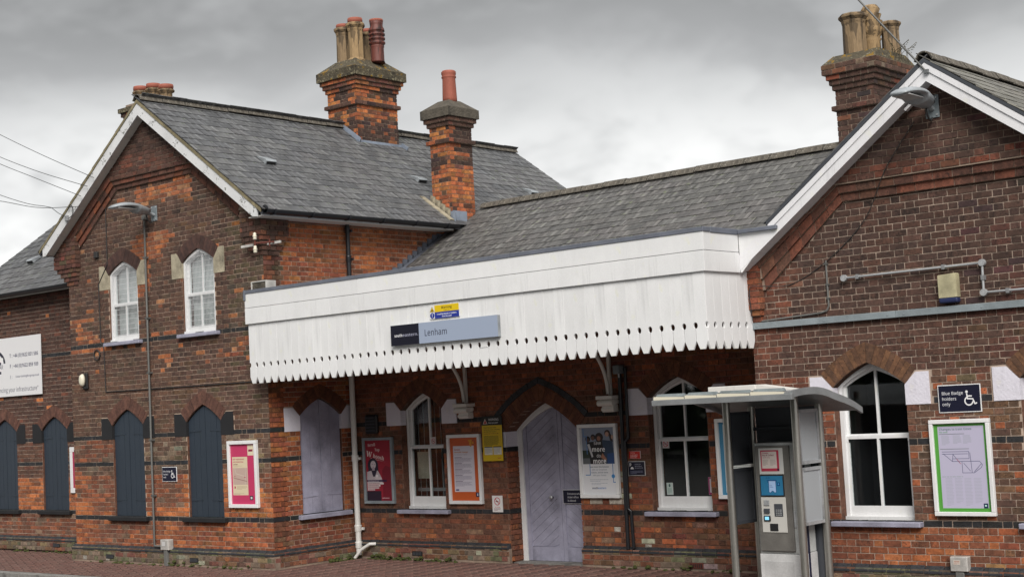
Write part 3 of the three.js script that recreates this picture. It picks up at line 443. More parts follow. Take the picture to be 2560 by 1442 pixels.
  mesh('gutter_end', new THREE.CylinderGeometry(.068, .068, .02, 16, 1, false, Math.PI / 2, Math.PI).rotateX(Math.PI / 2), mats.gutter, gw, [0, 0, 9.2]);
  rebase(wing, [RX, GY, zL]);
  globalThis.__wingL = wing;
}
// ───────────── chimneys ─────────────
function frustum(x0, x1, z0, z1, y0, X0, X1, Z0, Z1, y1) { const p = [[x0, y0, z0], [x1, y0, z0], [x1, y0, z1], [x0, y0, z1], [X0, y1, Z0], [X1, y1, Z0], [X1, y1, Z1], [X0, y1, Z1]]; const f = [[3, 2, 6, 7], [2, 1, 5, 6], [1, 0, 4, 5], [0, 3, 7, 4], [7, 6, 5, 4], [0, 1, 2, 3]], P = []; for (const [a, b, c, d] of f) for (const i of [a, b, c, a, c, d]) P.push(...p[i]); const g = new THREE.BufferGeometry(); g.setAttribute('position', new THREE.Float32BufferAttribute(P, 3)); g.computeVertexNormals(); return uvWorld(g, 1.1); }
const lathe = (pts, seg = 20) => { const g = new THREE.LatheGeometry(pts.map(p => new THREE.Vector2(...p)), seg); return seg <= 8 ? flat(g) : g; };
const flat = g => { const q = g.toNonIndexed(); q.computeVertexNormals(); return q; };
function chimney(wing, o) {                                  // o: x0,x1,z0,z1, base, string row, corbel rows, slab, flaunching, tone
  const { x0, x1, z0, z1, base, ks, kc, tone } = o, yc = rowY(kc);
  const stack = mesh('chimney_stack', merge([core(x0, x1, base, yc + .3, z0, z1), ...o.steps.map((d, i) => core(x0 - d, x1 + d, rowY(kc + i), rowY(kc + i + 1), z0 - d, z1 + d)), core(x0 - .045, x1 + .045, rowY(ks), rowY(ks + 1), z0 - .045, z1 + .045)]), mats.mortarDark, wing);
  const B = new Bricks(stack, o.seed), k0 = Math.ceil((base - R0) / ROW);
  blockFaces(B, x0, x1, z0, z1, k0, ks, tone, 'zxw'); blockFaces(B, x0, x1, z0, z1, ks + 1, kc, tone, 'zxw'); blockFaces(B, x0 - .05, x1 + .05, z0 - .05, z1 + .05, ks, ks + 1, (x, y, h, r) => jig(r() < .7 ? T.umber : tone(x, y, h, r), r), 'zxw');
  o.steps.forEach((d, i) => blockFaces(B, x0 - d, x1 + d, z0 - d, z1 + d, kc + i, kc + i + 1, o.capTone && i >= o.steps.length - 2 ? o.capTone : tone, 'zxw')); B.flush(o.n ?? 120);
  const kt = rowY(kc + o.steps.length), d = o.steps[o.steps.length - 1] + (o.slabOut ?? .035);
  if (o.slab) { const n = 5; mesh('cap_slab', box(x0 - d, x1 + d, kt + .002, kt + o.slab, z0 - d, z1 + d), o.capMat, stack); }
  const yb = kt + (o.slab ?? 0) + .002, f = o.fl; mesh('flaunching', frustum(x0 - d + .01, x1 + d - .01, z0 - d + .01, z1 + d - .01, yb, f[0], f[1], f[2], f[3], f[4]), o.capMat, stack);
  return stack;
}
const octPot = (h, r) => lathe([[0, 0], [r * 1.15, 0], [r * 1.15, .03], [r * .98, .07], [r * .93, h * .72], [r * 1.0, h * .78], [r * 1.0, h * .80], [r * 1.22, h * .86], [r * 1.22, h * .9], [r * 1.05, h * .93], [r * .8, h * .93], [r * .8, h * .8], [0, h * .8]], 8);
const roundRim = (r, h) => lathe([[r * .7, 0], [r * .86, 0], [r * .9, h * .5], [r * .86, h], [r * .6, h], [r * .6, 0]], 18);
const louvred = (h, r) => lathe([[0, 0], [r * .92, 0], [r * .82, .04], [r * .8, h * .36], [r * .86, h * .38], [r * .86, h * .41], [r * .8, h * .43], [r * 1.02, h * .46], [r * 1.02, h * .5], [r * .74, h * .535], [r * 1.02, h * .56], [r * 1.02, h * .60], [r * .74, h * .635], [r * 1.02, h * .66], [r * 1.02, h * .7], [r * .74, h * .735], [r * 1.0, h * .76], [r * .98, h * .8], [r * .78, h * .88], [r * .8, h * .93], [r * .85, h], [r * .6, h], [r * .6, h * .9], [0, h * .9]], 20);
{
  const w = globalThis.__wingL, off = w.position.clone(); w.updateMatrixWorld(true);
  const holder = new THREE.Group(); // world-coordinate parts, then shifted like the rest of the wing
  const mixT = seed => (x, y, h, r, k, z = 0) => jig(pick(r, patch(x * 1.5 + z, y, 1.3, seed) > .5 ? [[T.orange, 3], [T.rust, 2], [T.umber, .8]] : [[T.soot, 5], [T.umber, 1.5], [T.rust, .8]], .12), r);
  const c1 = chimney(w, { x0: -11.12, x1: -10.33, z0: -4.55, z1: -3.49, base: 7.3, ks: 97, kc: 101, steps: [.03, .065, .10], slab: .17, slabOut: .04, fl: [-11.0, -10.45, -4.42, -3.62, 9.09], capMat: mats.cap, tone: mixT(61), seed: 61, capTone: (x, y, h, r) => jig(pick(r, [[T.umber, 3], [T.brown, 2], [T.orange, 1.2]]), r) });
  const potAt = (st, name, g, m, x, y, z, rim, rm) => { const p = mesh(name, g, m, st, [x, y, z]); if (rim) mesh('pot_rim', rim[0], rm, p, [0, rim[1], 0]); return p; };
  // rims ride on the pots, which are sub-parts already: joined to the stack beside them
  const pot = (st, g, m, x, y, z, ry = .3) => { const p = mesh('chimney_pot', g, m, st, [x, y, z]); p.rotation.y = ry; return p; };
  pot(c1, octPot(.78, .155), mats.buff2, -10.93, 9.04, -3.80); mesh('pot_rim', roundRim(.155, .07), mats.terracotta, c1, [-10.93, 9.765, -3.80]);
  pot(c1, octPot(.80, .155), mats.buff, -10.56, 9.04, -3.76); mesh('pot_rim', roundRim(.16, .09), mats.terracotta, c1, [-10.56, 9.785, -3.76]);
  pot(c1, octPot(.70, .14), mats.buff2, -10.72, 9.05, -4.24); mesh('pot_rim', roundRim(.15, .07), mats.terracotta, c1, [-10.72, 9.70, -4.24]);
  pot(c1, louvred(.80, .155), mats.darkpot, -10.36, 9.03, -4.12); mesh('pot_rim', roundRim(.15, .05), mats.terracotta, c1, [-10.36, 9.82, -4.12]);
  mesh('lead_apron', box(-10.36, -10.28, 7.44, 7.50, -4.62, -3.42).translate(0, 0, 0), mats.leadPale, c1); const fl1 = mesh('lead_flashing', beam([-10.72, 7.78, -3.47], [-10.27, 7.455, -3.47], .14, .02), mats.leadPale, c1); mesh('lead_flashing', beam([-10.32, 7.5, -4.60], [-10.16, 7.39, -4.60], .1, .02), mats.leadPale, c1);
  const c2 = chimney(w, { x0: -8.31, x1: -7.84, z0: -3.86, z1: -3.28, base: 5.5, ks: 82, kc: 86, steps: [.035, .07], slab: .16, slabOut: .035, fl: [-8.2, -7.94, -3.72, -3.42, 7.83], capMat: mats.cap2, tone: (x, y, h, r, k, z) => y < 6.7 && x < -7.9 + 9 ? jig(pick(r, patch(x + (z ?? 0), y, 1.7, 66) > .55 ? [[T.soot, 2], [T.rust, 2], [T.brown, 1]] : [[T.orange, 4], [T.rust, 3], [T.soot, .6]], .15), r) : mixT(67)(x, y, h, r, k, z), seed: 63, capTone: (x, y, h, r) => jig(pick(r, [[T.umber, 3], [T.brown, 1]]), r) });
  pot(c2, lathe([[0, 0], [.128, 0], [.128, .1], [.115, .45], [.13, .465], [.13, .485], [.118, .5], [.13, .53], [.13, .57], [.112, .59], [.09, .59], [.09, .4], [0, .4]], 24), mats.terracotta, -8.04, 7.78, -3.56);
  // lead soakers round the small stack
  for (let i = 0; i < 5; i++) mesh('lead_soaker', poly([[0, 0], [.13, -.09], [.13, .06], [.02, .11]], .006), i < 4 ? mats.stone : mats.leadPale, c2, [-8.36 + i * .115, 6.08 - i * .083, -3.272]);
  mesh('lead_apron', box(-7.845, -7.826, 5.66, 5.86, -3.62, -3.275), mats.leadPale, c2); mesh('mortar_fillet', beam([-8.5, 6.17, -3.2], [-7.8, 5.67, -3.2], .05, .1), mats.stone, c2);
  const c0 = chimney(w, { x0: -13.1, x1: -12.05, z0: -.95, z1: -.35, base: 6.0, ks: 90, kc: 94, steps: [.03, .06], slab: .08, fl: [-13.1, -12.0, -.9, -.4, 8.2], capMat: mats.cap, tone: mixT(70), seed: 71, n: 0 });
  for (const [x, y] of [[-12.96, 8.12], [-12.57, 8.10], [-12.2, 8.02]]) { pot(c0, lathe([[0, 0], [.14, 0], [.11, .2], [.11, .33], [.15, .35], [.15, .38], [.12, .4], [.08, .4], [.08, .2], [0, .2]], 18), mats.buff2, x, y, -.6); mesh('pot_rim', roundRim(.15, .08), mats.terracotta, c0, [x, y + .4, -.6]); }
  for (const s of [c0, c1, c2]) s.position.sub(off);
}

// ───────────── far end range ─────────────
{
  const wing = thing('end_range', 'lower brick range at the far end with boarded lancets and slate roof', 'building');
  const xa = -18.3, wins = [-15.36, -17.1], holes = wins.map(cx => ({ ...WIN, h: .43, spring: 2.46, apex: 2.71, cx }));
  const wall = makeWall(wing, 'front_wall', [[xa, GY - .1], [xW, GY - .1], [xW, 5.05], [xa, 5.05]], holes, [0, 0, zF], 0);
  const B = new Bricks(wall, 81);
  const tone = (x, y, h, r, k) => { if (bandRows.has(k)) return jig(T.black, r, .3); const p = patch(x, y, .8, 84); if (y > 2.3) { if (p > .68 || r() < .012) return jig(T.orange, r); return jig(pick(r, [[T.plum, 4], [T.umber, 3], [T.soot, 1], [T.red, .8]]), r); } if (y > 1.6) return jig(pick(r, [[T.brown, 3], [T.plum, 2], [T.red, 1]]), r); if (y > .97) return jig(pick(r, p > .5 ? [[T.orange, 3], [T.rust, 2], [T.brown, 1]] : [[T.brown, 2], [T.rust, 2], [T.red, 1]]), r); return jig(pick(r, [[T.red, 2], [T.brown, 2], [T.rust, 1.5], [T.drab, 1]]), r); };
  B.rows({ k0: -6, k1: 53, xl: () => xa, xr: () => xW, tone, cuts: [...holes.map(cutOf), ...holes.map(o => impostCut(o))], ox: xa });
  for (let j = 0; j < 2; j++) B.rows({ k0: 53 + j, k1: 54 + j, xl: () => xa, xr: () => xW, z: .035 * (j + 1), tone: (x, y, h, r) => jig(pick(r, [[T.red, 3], [T.plum, 3]]), r), ox: xa });
  mesh('eaves_corbel', box(xa, xW, rowY(53), rowY(55), -.1, .028), mats.mortarDark, wall); B.flush(220);
  holes.forEach(o => { archRing(wall, o, arch.lower, .21); imposts(wall, o, mats.blackPaint); shutterWindow(wing, { ...o, cx: 0 }, [o.cx, 0, zF], 0, mats.slateBlue, mats.blackPaint); });
  plinth(wing, xa, xW, .26, [0, 0, zF], 0, 85);
  mesh('end_wall', poly([[-zF, 0], [4.6, 0], [4.6, 5.1], [2.3, 6.9], [-zF, 5.1]], .25), mats.mortarDark, wing, [xa - .005, 0, 0]).rotation.y = Math.PI / 2;
  const ey = 5.14, ez = zF + .27, roof = mesh('roof', poly([[-ez, ey - .02], [2.4, ey + .72 * (2.4 + ez) - .02], [2.4, ey + .72 * (2.4 + ez) - .1], [-ez, ey - .1]], xW - xa - .02), mats.shelterDark, wing, [xa, 0, 0]); roof.rotation.y = Math.PI / 2; roof.position.set(xa + .0, 0, 0);
  const back = mesh('rear_roof', poly([[2.4, ey + .72 * (2.4 + ez) - .02], [5.0, 5.1], [5.0, 5.0], [2.4, ey + .72 * (2.4 + ez) - .12]], xW - xa - .02), slateMats[1], wing); back.rotation.y = Math.PI / 2; back.position.set(xa, 0, 0);
  // slates in roof-local axes (local x = world -z, local z = world x - xa)
  slates(roof, [-ez - .03, ey - .035, 0], [0, 0, 1], [1, .72, 0], xW - xa, Math.hypot(2.4 + ez, .72 * (2.4 + ez)), .215, 87, 110);
  mesh('gutter', gutterGeo(xW - xa - .02, .066), mats.gutter, wing, [xa, ey - .035, ez + .055]).rotation.y = Math.PI / 2;
  mesh('eaves_fascia', box(xa, xW - .01, ey - .12, ey - .02, ez - .03, ez - .012), mats.whiteOld, wing);
  roofVent(wing, -16.95, ey + .72 * .95 + .03, ez - .95, -Math.atan(.72), -Math.PI / 2);
  rebase(wing, [-15.8, GY, zF]);
}

// ───────────── central range behind the canopy ─────────────
const DOOR = { h: .67, sill: .18, spring: 2.10, apex: 2.52, cx: -4.19 };
const SM = .608, MZ = -4.05, MY = 5.94;
{
  const wing = thing('central_range', 'single-storey brick range under the white canopy with lilac door and sash windows', 'building');
  const A = { ...WIN, cx: -6.565 }, Bw = { ...WIN, h: .47, cx: -1.83 };
  const wall = makeWall(wing, 'front_wall', [[xS, GY - .1], [DOOR.cx - DOOR.h, GY - .1], ...holePts(DOOR).slice(1, -1), [DOOR.cx + DOOR.h, GY - .1], [0, GY - .1], [0, 4.0], [xS, 4.0]], [A, Bw], [0, 0, zM], 0, mats.mortarRed);
  const B = new Bricks(wall, 101);
  const tone = (x, y, h, r, k) => {
    if (k === 0 || k === 12 || k === 18) return jig(T.black, r, .3); const p = patch(x, y, .9, 104);
    if (x > -3.45 && x < -2.3 && y < 1.5 && patch(x, y, 2.6, 108) > .62) return jig(T.lime, r, .3);
    if (y > 2.6) return jig(pick(r, [[T.rust, 2.4], [T.red, 3], [T.umber, .4]]), r);
    if (y > .97) return jig(pick(r, x < -6.9 ? [[T.brown, 3], [T.red, 2], [T.olive, 1], [T.rust, 1]] : p > .54 ? [[T.red, 2], [T.brown, 3], [T.rust, 1]] : [[T.rust, 3], [T.red, 3], [T.orange, .7]]), r);
    return jig(pick(r, [[T.red, 3], [T.brown, 2.4], [T.rust, 2], [T.plum, 1.4], [T.orange, .9], [T.drab, .5]]), r);
  };
  const ringOut = { ...DOOR, h: DOOR.h + .1, apex: DOOR.apex + .1 };
  const dcut = y => y < DOOR.spring ? [DOOR.cx - DOOR.h, DOOR.cx + DOOR.h] : (h => h > 0 ? [DOOR.cx - h - .1, DOOR.cx + h + .1] : null)(halfAt(DOOR, y - .04));
  B.rows({ k0: -6, k1: 41, xl: () => xS, xr: () => -.005, tone, cuts: [cutOf(A), impostCut(A), cutOf(Bw), impostCut(Bw), dcut], ox: xS }); B.flush(300);
  for (const o of [A, Bw]) { archRing(wall, o, arch.mid, .215); imposts(wall, o, mats.lilacWhite); }
  archRing(wall, DOOR, arch.mid, .215, 0, 'arch_brick', 12, .004, .14); archRing(wall, DOOR, mats.bluebrick, .085, .225, 'hood_brick', 8, .014, .1);
  for (const s of [-1, 1]) mesh('impost_stone', box(DOOR.cx + s * DOOR.h - (s > 0 ? .002 : .1), DOOR.cx + s * DOOR.h + (s > 0 ? .1 : .002), 1.87, 2.09, -.26, .006), mats.lilacWhite, wall);
  // brick reveals of the doorway
  for (const s of [-1, 1]) { const rev = new THREE.Matrix4().makeBasis(new THREE.Vector3(0, 0, s), new THREE.Vector3(0, 1, 0), new THREE.Vector3(-s, 0, 0)).setPosition(DOOR.cx + s * (DOOR.h - .006), 0, 0); const BR = new Bricks(wall, 110 + s); BR.rows({ k0: -9, k1: 16, xl: () => s > 0 ? -.27 : 0, xr: () => s > 0 ? 0 : .27, z: .006, tone: (x, y, h, r, k) => k > 12 ? null : tone(-4, y, h, r, k), ox: 0, frame: rev }); BR.flush(0, 'brick', 'reveal_brickwork'); }
  sashWindow(wing, A, [A.cx, 0, zM], 0, { rail: .15 }); const wb = sashWindow(wing, Bw, [Bw.cx, 0, zM], 0, { rail: .15 });
  { const wa = wing.children.filter(c => c.name === 'window')[0]; for (let i = 0; i < 7; i++) mesh('security_bar', bar([-.36 + i * .12, .98, -.3], [-.36 + i * .12, 2.62, -.3], .006, 8), mats.galvPaint, wa); mesh('security_rail', box(-.42, .42, 1.22, 1.27, -.32, -.29), mats.galvPaint, wa); mesh('paper_notice', box(-.28, -.02, 1.42, 1.83, -.172, -.170), M([.55, .55, .45], .9, { map: grimeTex }), wa); }
  // door in its frame
  { const d = windowGroup(wing, 'door', [DOOR.cx, 0, zM - .25], 0), w = { ...DOOR, cx: 0 };
    mesh('frame', poly(holePts({ ...w, sill: .1 }, .004), .09, -.09, [holePts({ ...w, sill: .02 }, .09)]), mats.white, d);
    mesh('leaf', poly(holePts({ ...w, sill: .2 }, .092), .04, -.075), mats.lilac, d);
    const inn = { ...w, h: w.h - .1, apex: w.apex - .115, sill: .21 }; const split = .09;
    for (const [a, b] of [[-inn.h, split - .003], [split + .003, inn.h]]) {
      const st = .07; // stiles and rails
      for (const [c, e] of [[a, a + st], [b - st, b]]) { const xs = [c, (c + e) / 2, e]; mesh('stile', poly([[c, .22], [e, .22], ...xs.reverse().map(x => [x, topAt(inn, x)])], .018, -.034), mats.lilac, d); }
      mesh('bottom_rail', box(a + st, b - st, .22, .42, -.034, -.018), mats.lilac, d);
      const dir = a < 0 ? 1 : -1, slope = .72 * dir, bw = .13; // slanting boards
      for (let i = 0; i < 26; i++) { const y0 = .43 - .6 + i * bw; const at = (x, y) => y + slope * (x - (a + st)); let q = []; const n = 5; for (let t = 0; t <= n; t++) { const x = mix(a + st, b - st, t / n); q.push([x, clamp(at(x, y0) + .0022, .425, topAt(inn, x) - .03)]); } for (let t = n; t >= 0; t--) { const x = mix(a + st, b - st, t / n); q.push([x, clamp(at(x, y0 + bw) - .0022, .425, topAt(inn, x) - .03)]); } let area = 0; for (let t = 0; t < q.length; t++) { const p = q[t], m = q[(t + 1) % q.length]; area += p[0] * m[1] - m[0] * p[1]; } if (Math.abs(area) < .01) continue; const u = q.filter((p, t) => { const m = q[(t + 1) % q.length]; return Math.hypot(p[0] - m[0], p[1] - m[1]) > 1e-4; }); mesh('board', poly(u, .009, -.036), mats.lilac, d); }
    }
    mesh('knob', lathe([[0, 0], [.018, 0], [.012, .02], [.028, .04], [.024, .06], [0, .066]], 14).rotateX(Math.PI / 2), mats.galv, d, [-.06, 1.13, -.016]);
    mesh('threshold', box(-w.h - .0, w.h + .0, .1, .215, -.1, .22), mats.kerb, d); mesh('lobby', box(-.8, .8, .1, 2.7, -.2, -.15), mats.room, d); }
  const pl = plinth(wing, xS + .06, DOOR.cx - DOOR.h, GY - .02, [0, 0, zM], 0, 121); plinth(wing, DOOR.cx + DOOR.h, .0, GY - .02, [0, 0, zM], 0, 122);
  // roof: long slate slope, ridge along world x
  const z0 = -.75, y0 = MY - SM * (z0 - MZ), roof = mesh('roof', poly([[-z0, y0 - .02], [-MZ, MY - .02], [-MZ, MY - .1], [-z0, y0 - .1]], 8.66), mats.shelterDark, wing, [xS, 0, 0]); roof.rotation.y = Math.PI / 2;
  const Lm = Math.hypot(z0 - MZ, SM * (z0 - MZ)); slates(roof, [-z0, y0 - .01, 0], [0, 0, 1], [1, SM, 0], 8.66, Lm, .2, 131, 300, undefined, 1);
  ridgeTiles(roof, [-MZ, MY + .02, .28], [-MZ, MY + .02, 7.5], mats.ridge, .076);
  const back = mesh('rear_roof', poly([[-MZ, MY - .02], [7.4, 3.9], [7.4, 3.8], [-MZ, MY - .12]], 8.1), slateMats[1], wing, [xS, 0, 0]); back.rotation.y = Math.PI / 2;
  mesh('rear_wall', box(xS, 0, GY - .1, 3.9, -7.2, -6.95), mats.mortarDark, wing);
  // stepped lead flashing against the tall wing
  for (let i = 0; i < 17; i++) { const z = -1.25 - i * .123, y = MY - SM * (z - MZ) + .02; mesh('step_flashing', poly([[0, -.03], [.15, .06], [.15, .15], [.02, .15]], .006), mats.lead, wing, [xS + .006, y, z]).rotation.y = Math.PI / 2; }
  mesh('valley_lead', beam([xS + .05, MY - SM * (-1 - MZ) + .02, -1], [xS + .05, MY - SM * (-3.3 - MZ) + .02, -3.3], .012, .1, [1, 0, 0]), mats.lead, wing);
  rebase(wing, [-4.05, GY, zM]);
}

// ───────────── gabled wing nearest the camera ─────────────
const RXr = 2.577, RYr = 5.99, SR = .732;
{
  const wing = thing('gabled_wing', 'single-storey gabled brick wing with white bargeboards and tall sash window', 'building');
  const xe = 2 * RXr, C = { ...WIN, h: .45, cx: 1.475 }, D = { ...WIN, h: .45, cx: 2 * RXr - 1.475 };
  const roofY = d => RYr - .2 - SR * Math.abs(d), hw = RXr - .02;
  const wall = makeWall(wing, 'front_wall', [[0, GY - .1], [xe, GY - .1], [xe, 3.9], [RXr, roofY(0)], [0, 3.9]], [C, D], [0, 0, zR], 0);
  const B = new Bricks(wall, 141), lows = [[2.33, 3.68], [2.345, 3.815], [2.36, 3.95]], tops = [[1.247, 4.60], [1.26, 4.695], [1.275, 4.79]];
  const inner = y => y < 3.68 ? RXr : y > 4.6 ? 0 : mix(2.33, 1.247, (y - 3.68) / .92);
  const tone = (x, y, h, r, k) => {
    if (k === 0 || k === 12 || k === 18) return jig(T.black, r, .3); const p = patch(x, y, .8, 144);
    if (y > 2.66) { if (r() < .008) return jig(T.orange, r, .1); if (x < .5 + (p - .5) * 1.4) return jig(pick(r, [[T.red, 2], [T.wine, 3], [T.brown, 1]]), r, .15); if (y > 3.3) return jig(pick(r, [[T.soot, 3.4], [T.umber, 2.2], [T.plum, 3], [T.wine, 1]]), r, .14); return jig(pick(r, [[T.wine, 5], [T.plum, 3], [T.umber, 1.6]]), r, .14); }
    if (x < 1.05) return jig(pick(r, [[T.rust, 1.4], [T.red, 3], [T.wine, 1.5]]), r, .16);
    if (y > .97) return jig(h && r() < .3 ? T.rust : pick(r, [[T.brown, 4], [T.umber, 1.4], [T.olive, 1.2], [T.red, .6]]), r);
    return jig(pick(r, [[T.rust, 3], [T.orange, 1.6], [T.red, 3], [T.umber, 1.1], [T.pale, .5]]), r);
  };
  B.rows({ k0: -6, k1: 50, xl: y => RXr - inner(y), xr: y => RXr + inner(y), tone: (x, y, h, r, k) => y > 4.62 ? null : tone(x, y, h, r, k), cuts: [cutOf(C), impostCut(C), cutOf(D), impostCut(D)], ox: 0 });
  gableSteps(wing, wall, RXr, lows, tops, roofY, hw, 0, r => jig(pick(r, [[T.red, 3], [T.plum, 2.4], [T.brown, 1]]), r, .16), B);
  B.rows({ k0: 52, k1: 67, xl: y => RXr - Math.max(0, (RYr - .2 - y) / SR), xr: y => RXr + Math.max(0, (RYr - .2 - y) / SR), z: .102, tone: (x, y, h, r) => jig(pick(r, y < 4.95 ? [[T.red, 2], [T.plum, 3]] : [[T.soot, 3], [T.umber, 2.4], [T.plum, 3]]), r), ox: RXr }); B.flush(300);
  for (const o of [C, D]) { archRing(wall, o, arch.right, .22); imposts(wall, o, mats.lilacWhite, .29); sashWindow(wing, o, [o.cx, 0, zR], 0, { rail: .12 }); }
  plinth(wing, 0, xe, GY - .02, [0, 0, zR], 0, 151);
  const side = makeWall(wing, 'side_wall', [[0.02, GY - .1], [7, GY - .1], [7, 3.95], [0.02, 3.95]], [], [xe, 0, -.3], Math.PI / 2); mesh('west_wall', box(.01, .25, GY - .1, 3.95, -7.2, -.31), mats.mortarDark, wing); mesh('rear_wall', poly([[0, GY - .1], [xe, GY - .1], [xe, 3.9], [RXr, roofY(0)], [0, 3.9]], .25, -7.4), mats.mortarDark, wing);
  const kx = [[.005, .2, 0], [xe - .2, xe - .005, 1]];
  for (const [a, b, e] of kx) { const kn = mesh('kneeler', merge([0, 1, 2].map(i => core(a, b + (e ? 0 : i * .018 - .036), rowY(32 + i), rowY(33 + i) + (i === 2 ? .55 : 0), -.02, .04 + i * .034))), mats.mortarDark, wing), BK = new Bricks(kn, 152 + e), tk = (x, y, h, r) => jig(pick(r, [[T.rust, 2], [T.red, 3]]), r); [32, 33].forEach((k, i) => blockFaces(BK, a, b + (e ? 0 : i * .018 - .036), -.02, .044 + i * .034, k, k + 1, tk, 'zx')); blockFaces(BK, a, b, -.02, .112, 34, 41, tk, 'zx'); BK.flush(40); }
  // roof
  const zf = .30, zb = -7.6, el = 2.08, eh = 2.84, ey = RYr - SR * eh, Ls = Math.hypot(eh, eh * SR);
  const roof = mesh('roof', poly([[RXr - el, RYr - SR * el - .02], [RXr, RYr - .02], [RXr + eh, ey - .02], [RXr + eh, ey - .09], [RXr, RYr - .1], [RXr - el, RYr - SR * el - .09]], zf - zb, zb), mats.shelterDark, wing);
  slates(roof, [RXr + eh + .03, ey - .03, zf + .02], [0, 0, -1], [-1, SR, 0], zf - zb, Ls, .2, 161, 250, undefined, 2); slates(roof, [RXr - el - .02, RYr - SR * el - .03, zb], [0, 0, 1], [1, SR, 0], zf - zb + .02, Math.hypot(el, el * SR), .2, 162, 0);
  ridgeTiles(roof, [RXr, RYr + .01, zf + .03], [RXr, RYr + .01, zb], mats.ridge, .076);
  for (const s of [-1, 1]) { const P = (d, dy) => [RXr + s * d, RYr - SR * d + dy], e = s < 0 ? 2.54 : 2.8;
    mesh('bargeboard', poly([P(0, -.055), P(e, -.055), P(e, -.24), P(0, -.25)], .02, zf - .02), mats.upvc, wing); const e2 = s < 0 ? el : e; mesh('bargeboard_trim', poly([P(0, -.05), P(e2, -.05), P(e2, -.125), P(0, -.125)], .014, zf + .0005), mats.upvc, wing);
    mesh('verge_edge', poly([P(0, -.0), P(e2 + .02, -.0), P(e2 + .02, -.045), P(0, -.045)], .03, zf - .012), mats.shelterDark, wing);
    mesh('soffit', poly([P(0, -.215), P(e - .03, -.215), P(e - .03, -.235), P(0, -.235)], zf - .02, .001), mats.upvc, wing); }
  // stack on the valley side
  const c3 = chimney(wing, { x0: -.755, x1: -.145, z0: -4.95, z1: -3.9, base: 5.3, ks: 74, kc: 78, steps: [.03, .06, .09, .13, .13], fl: [-.8, -.08, -4.85, -4.0, 7.28], slabOut: .0, capMat: mats.cap, tone: (x, y, h, r) => jig(pick(r, [[T.soot, 3], [T.umber, 2], [T.plum, 2.4], [T.rust, .5], [T.black, .6]]), r), seed: 171, capTone: (x, y, h, r) => jig(pick(r, [[T.plum, 2], [T.umber, 2], [T.drab, 1], [T.rust, .6]]), r) });
  const pot = (g, m, x, y, z) => { mesh('chimney_pot', g, m, c3, [x, y, z]).rotation.y = .35; };
  pot(octPot(.74, .178), mats.buff2, -.55, 7.2, -4.22); pot(lathe([[0, 0], [.125, 0], [.115, .3], [.135, .33], [.115, .36], [.15, .42], [.17, .5], [.13, .52], [.165, .6], [.125, .62], [.155, .7], [.115, .72], [.14, .78], [.1, .84], [0, .86]], 22), mats.buff, -.42, 7.2, -4.52); pot(octPot(.68, .135), mats.buff2, -.2, 7.14, -4.66);
  rebase(wing, [RXr, GY, 0]);
}
{ // weeds rooted on the nearest stack
  const r = rngOf(9), gs = []; for (let i = 0; i < 10; i++) { const x = -.06 + (r() - .5) * .1, z = -4.6 + (r() - .5) * .45, h = .08 + r() * .2, a = (r() - .2) * .3, b = (r() - .5) * .3; gs.push(curve([[x, 7.17, z], [x + a * .3, 7.2 + h * .6, z + b * .4], [x + a, 7.2 + h, z + b]], .004, 8, 4)); for (let k = 0; k < 5; k++) gs.push(new THREE.ConeGeometry(.006, .03, 4).rotateZ(r() * 3).translate(x + a * (1 - k * .12), 7.2 + h * (1 - k * .14), z + b * (1 - k * .12))); }
  solo('weed', merge(gs), mats.weed, 'dry straggly weeds growing on top of the chimney behind the nearest gable', 'plant');
}

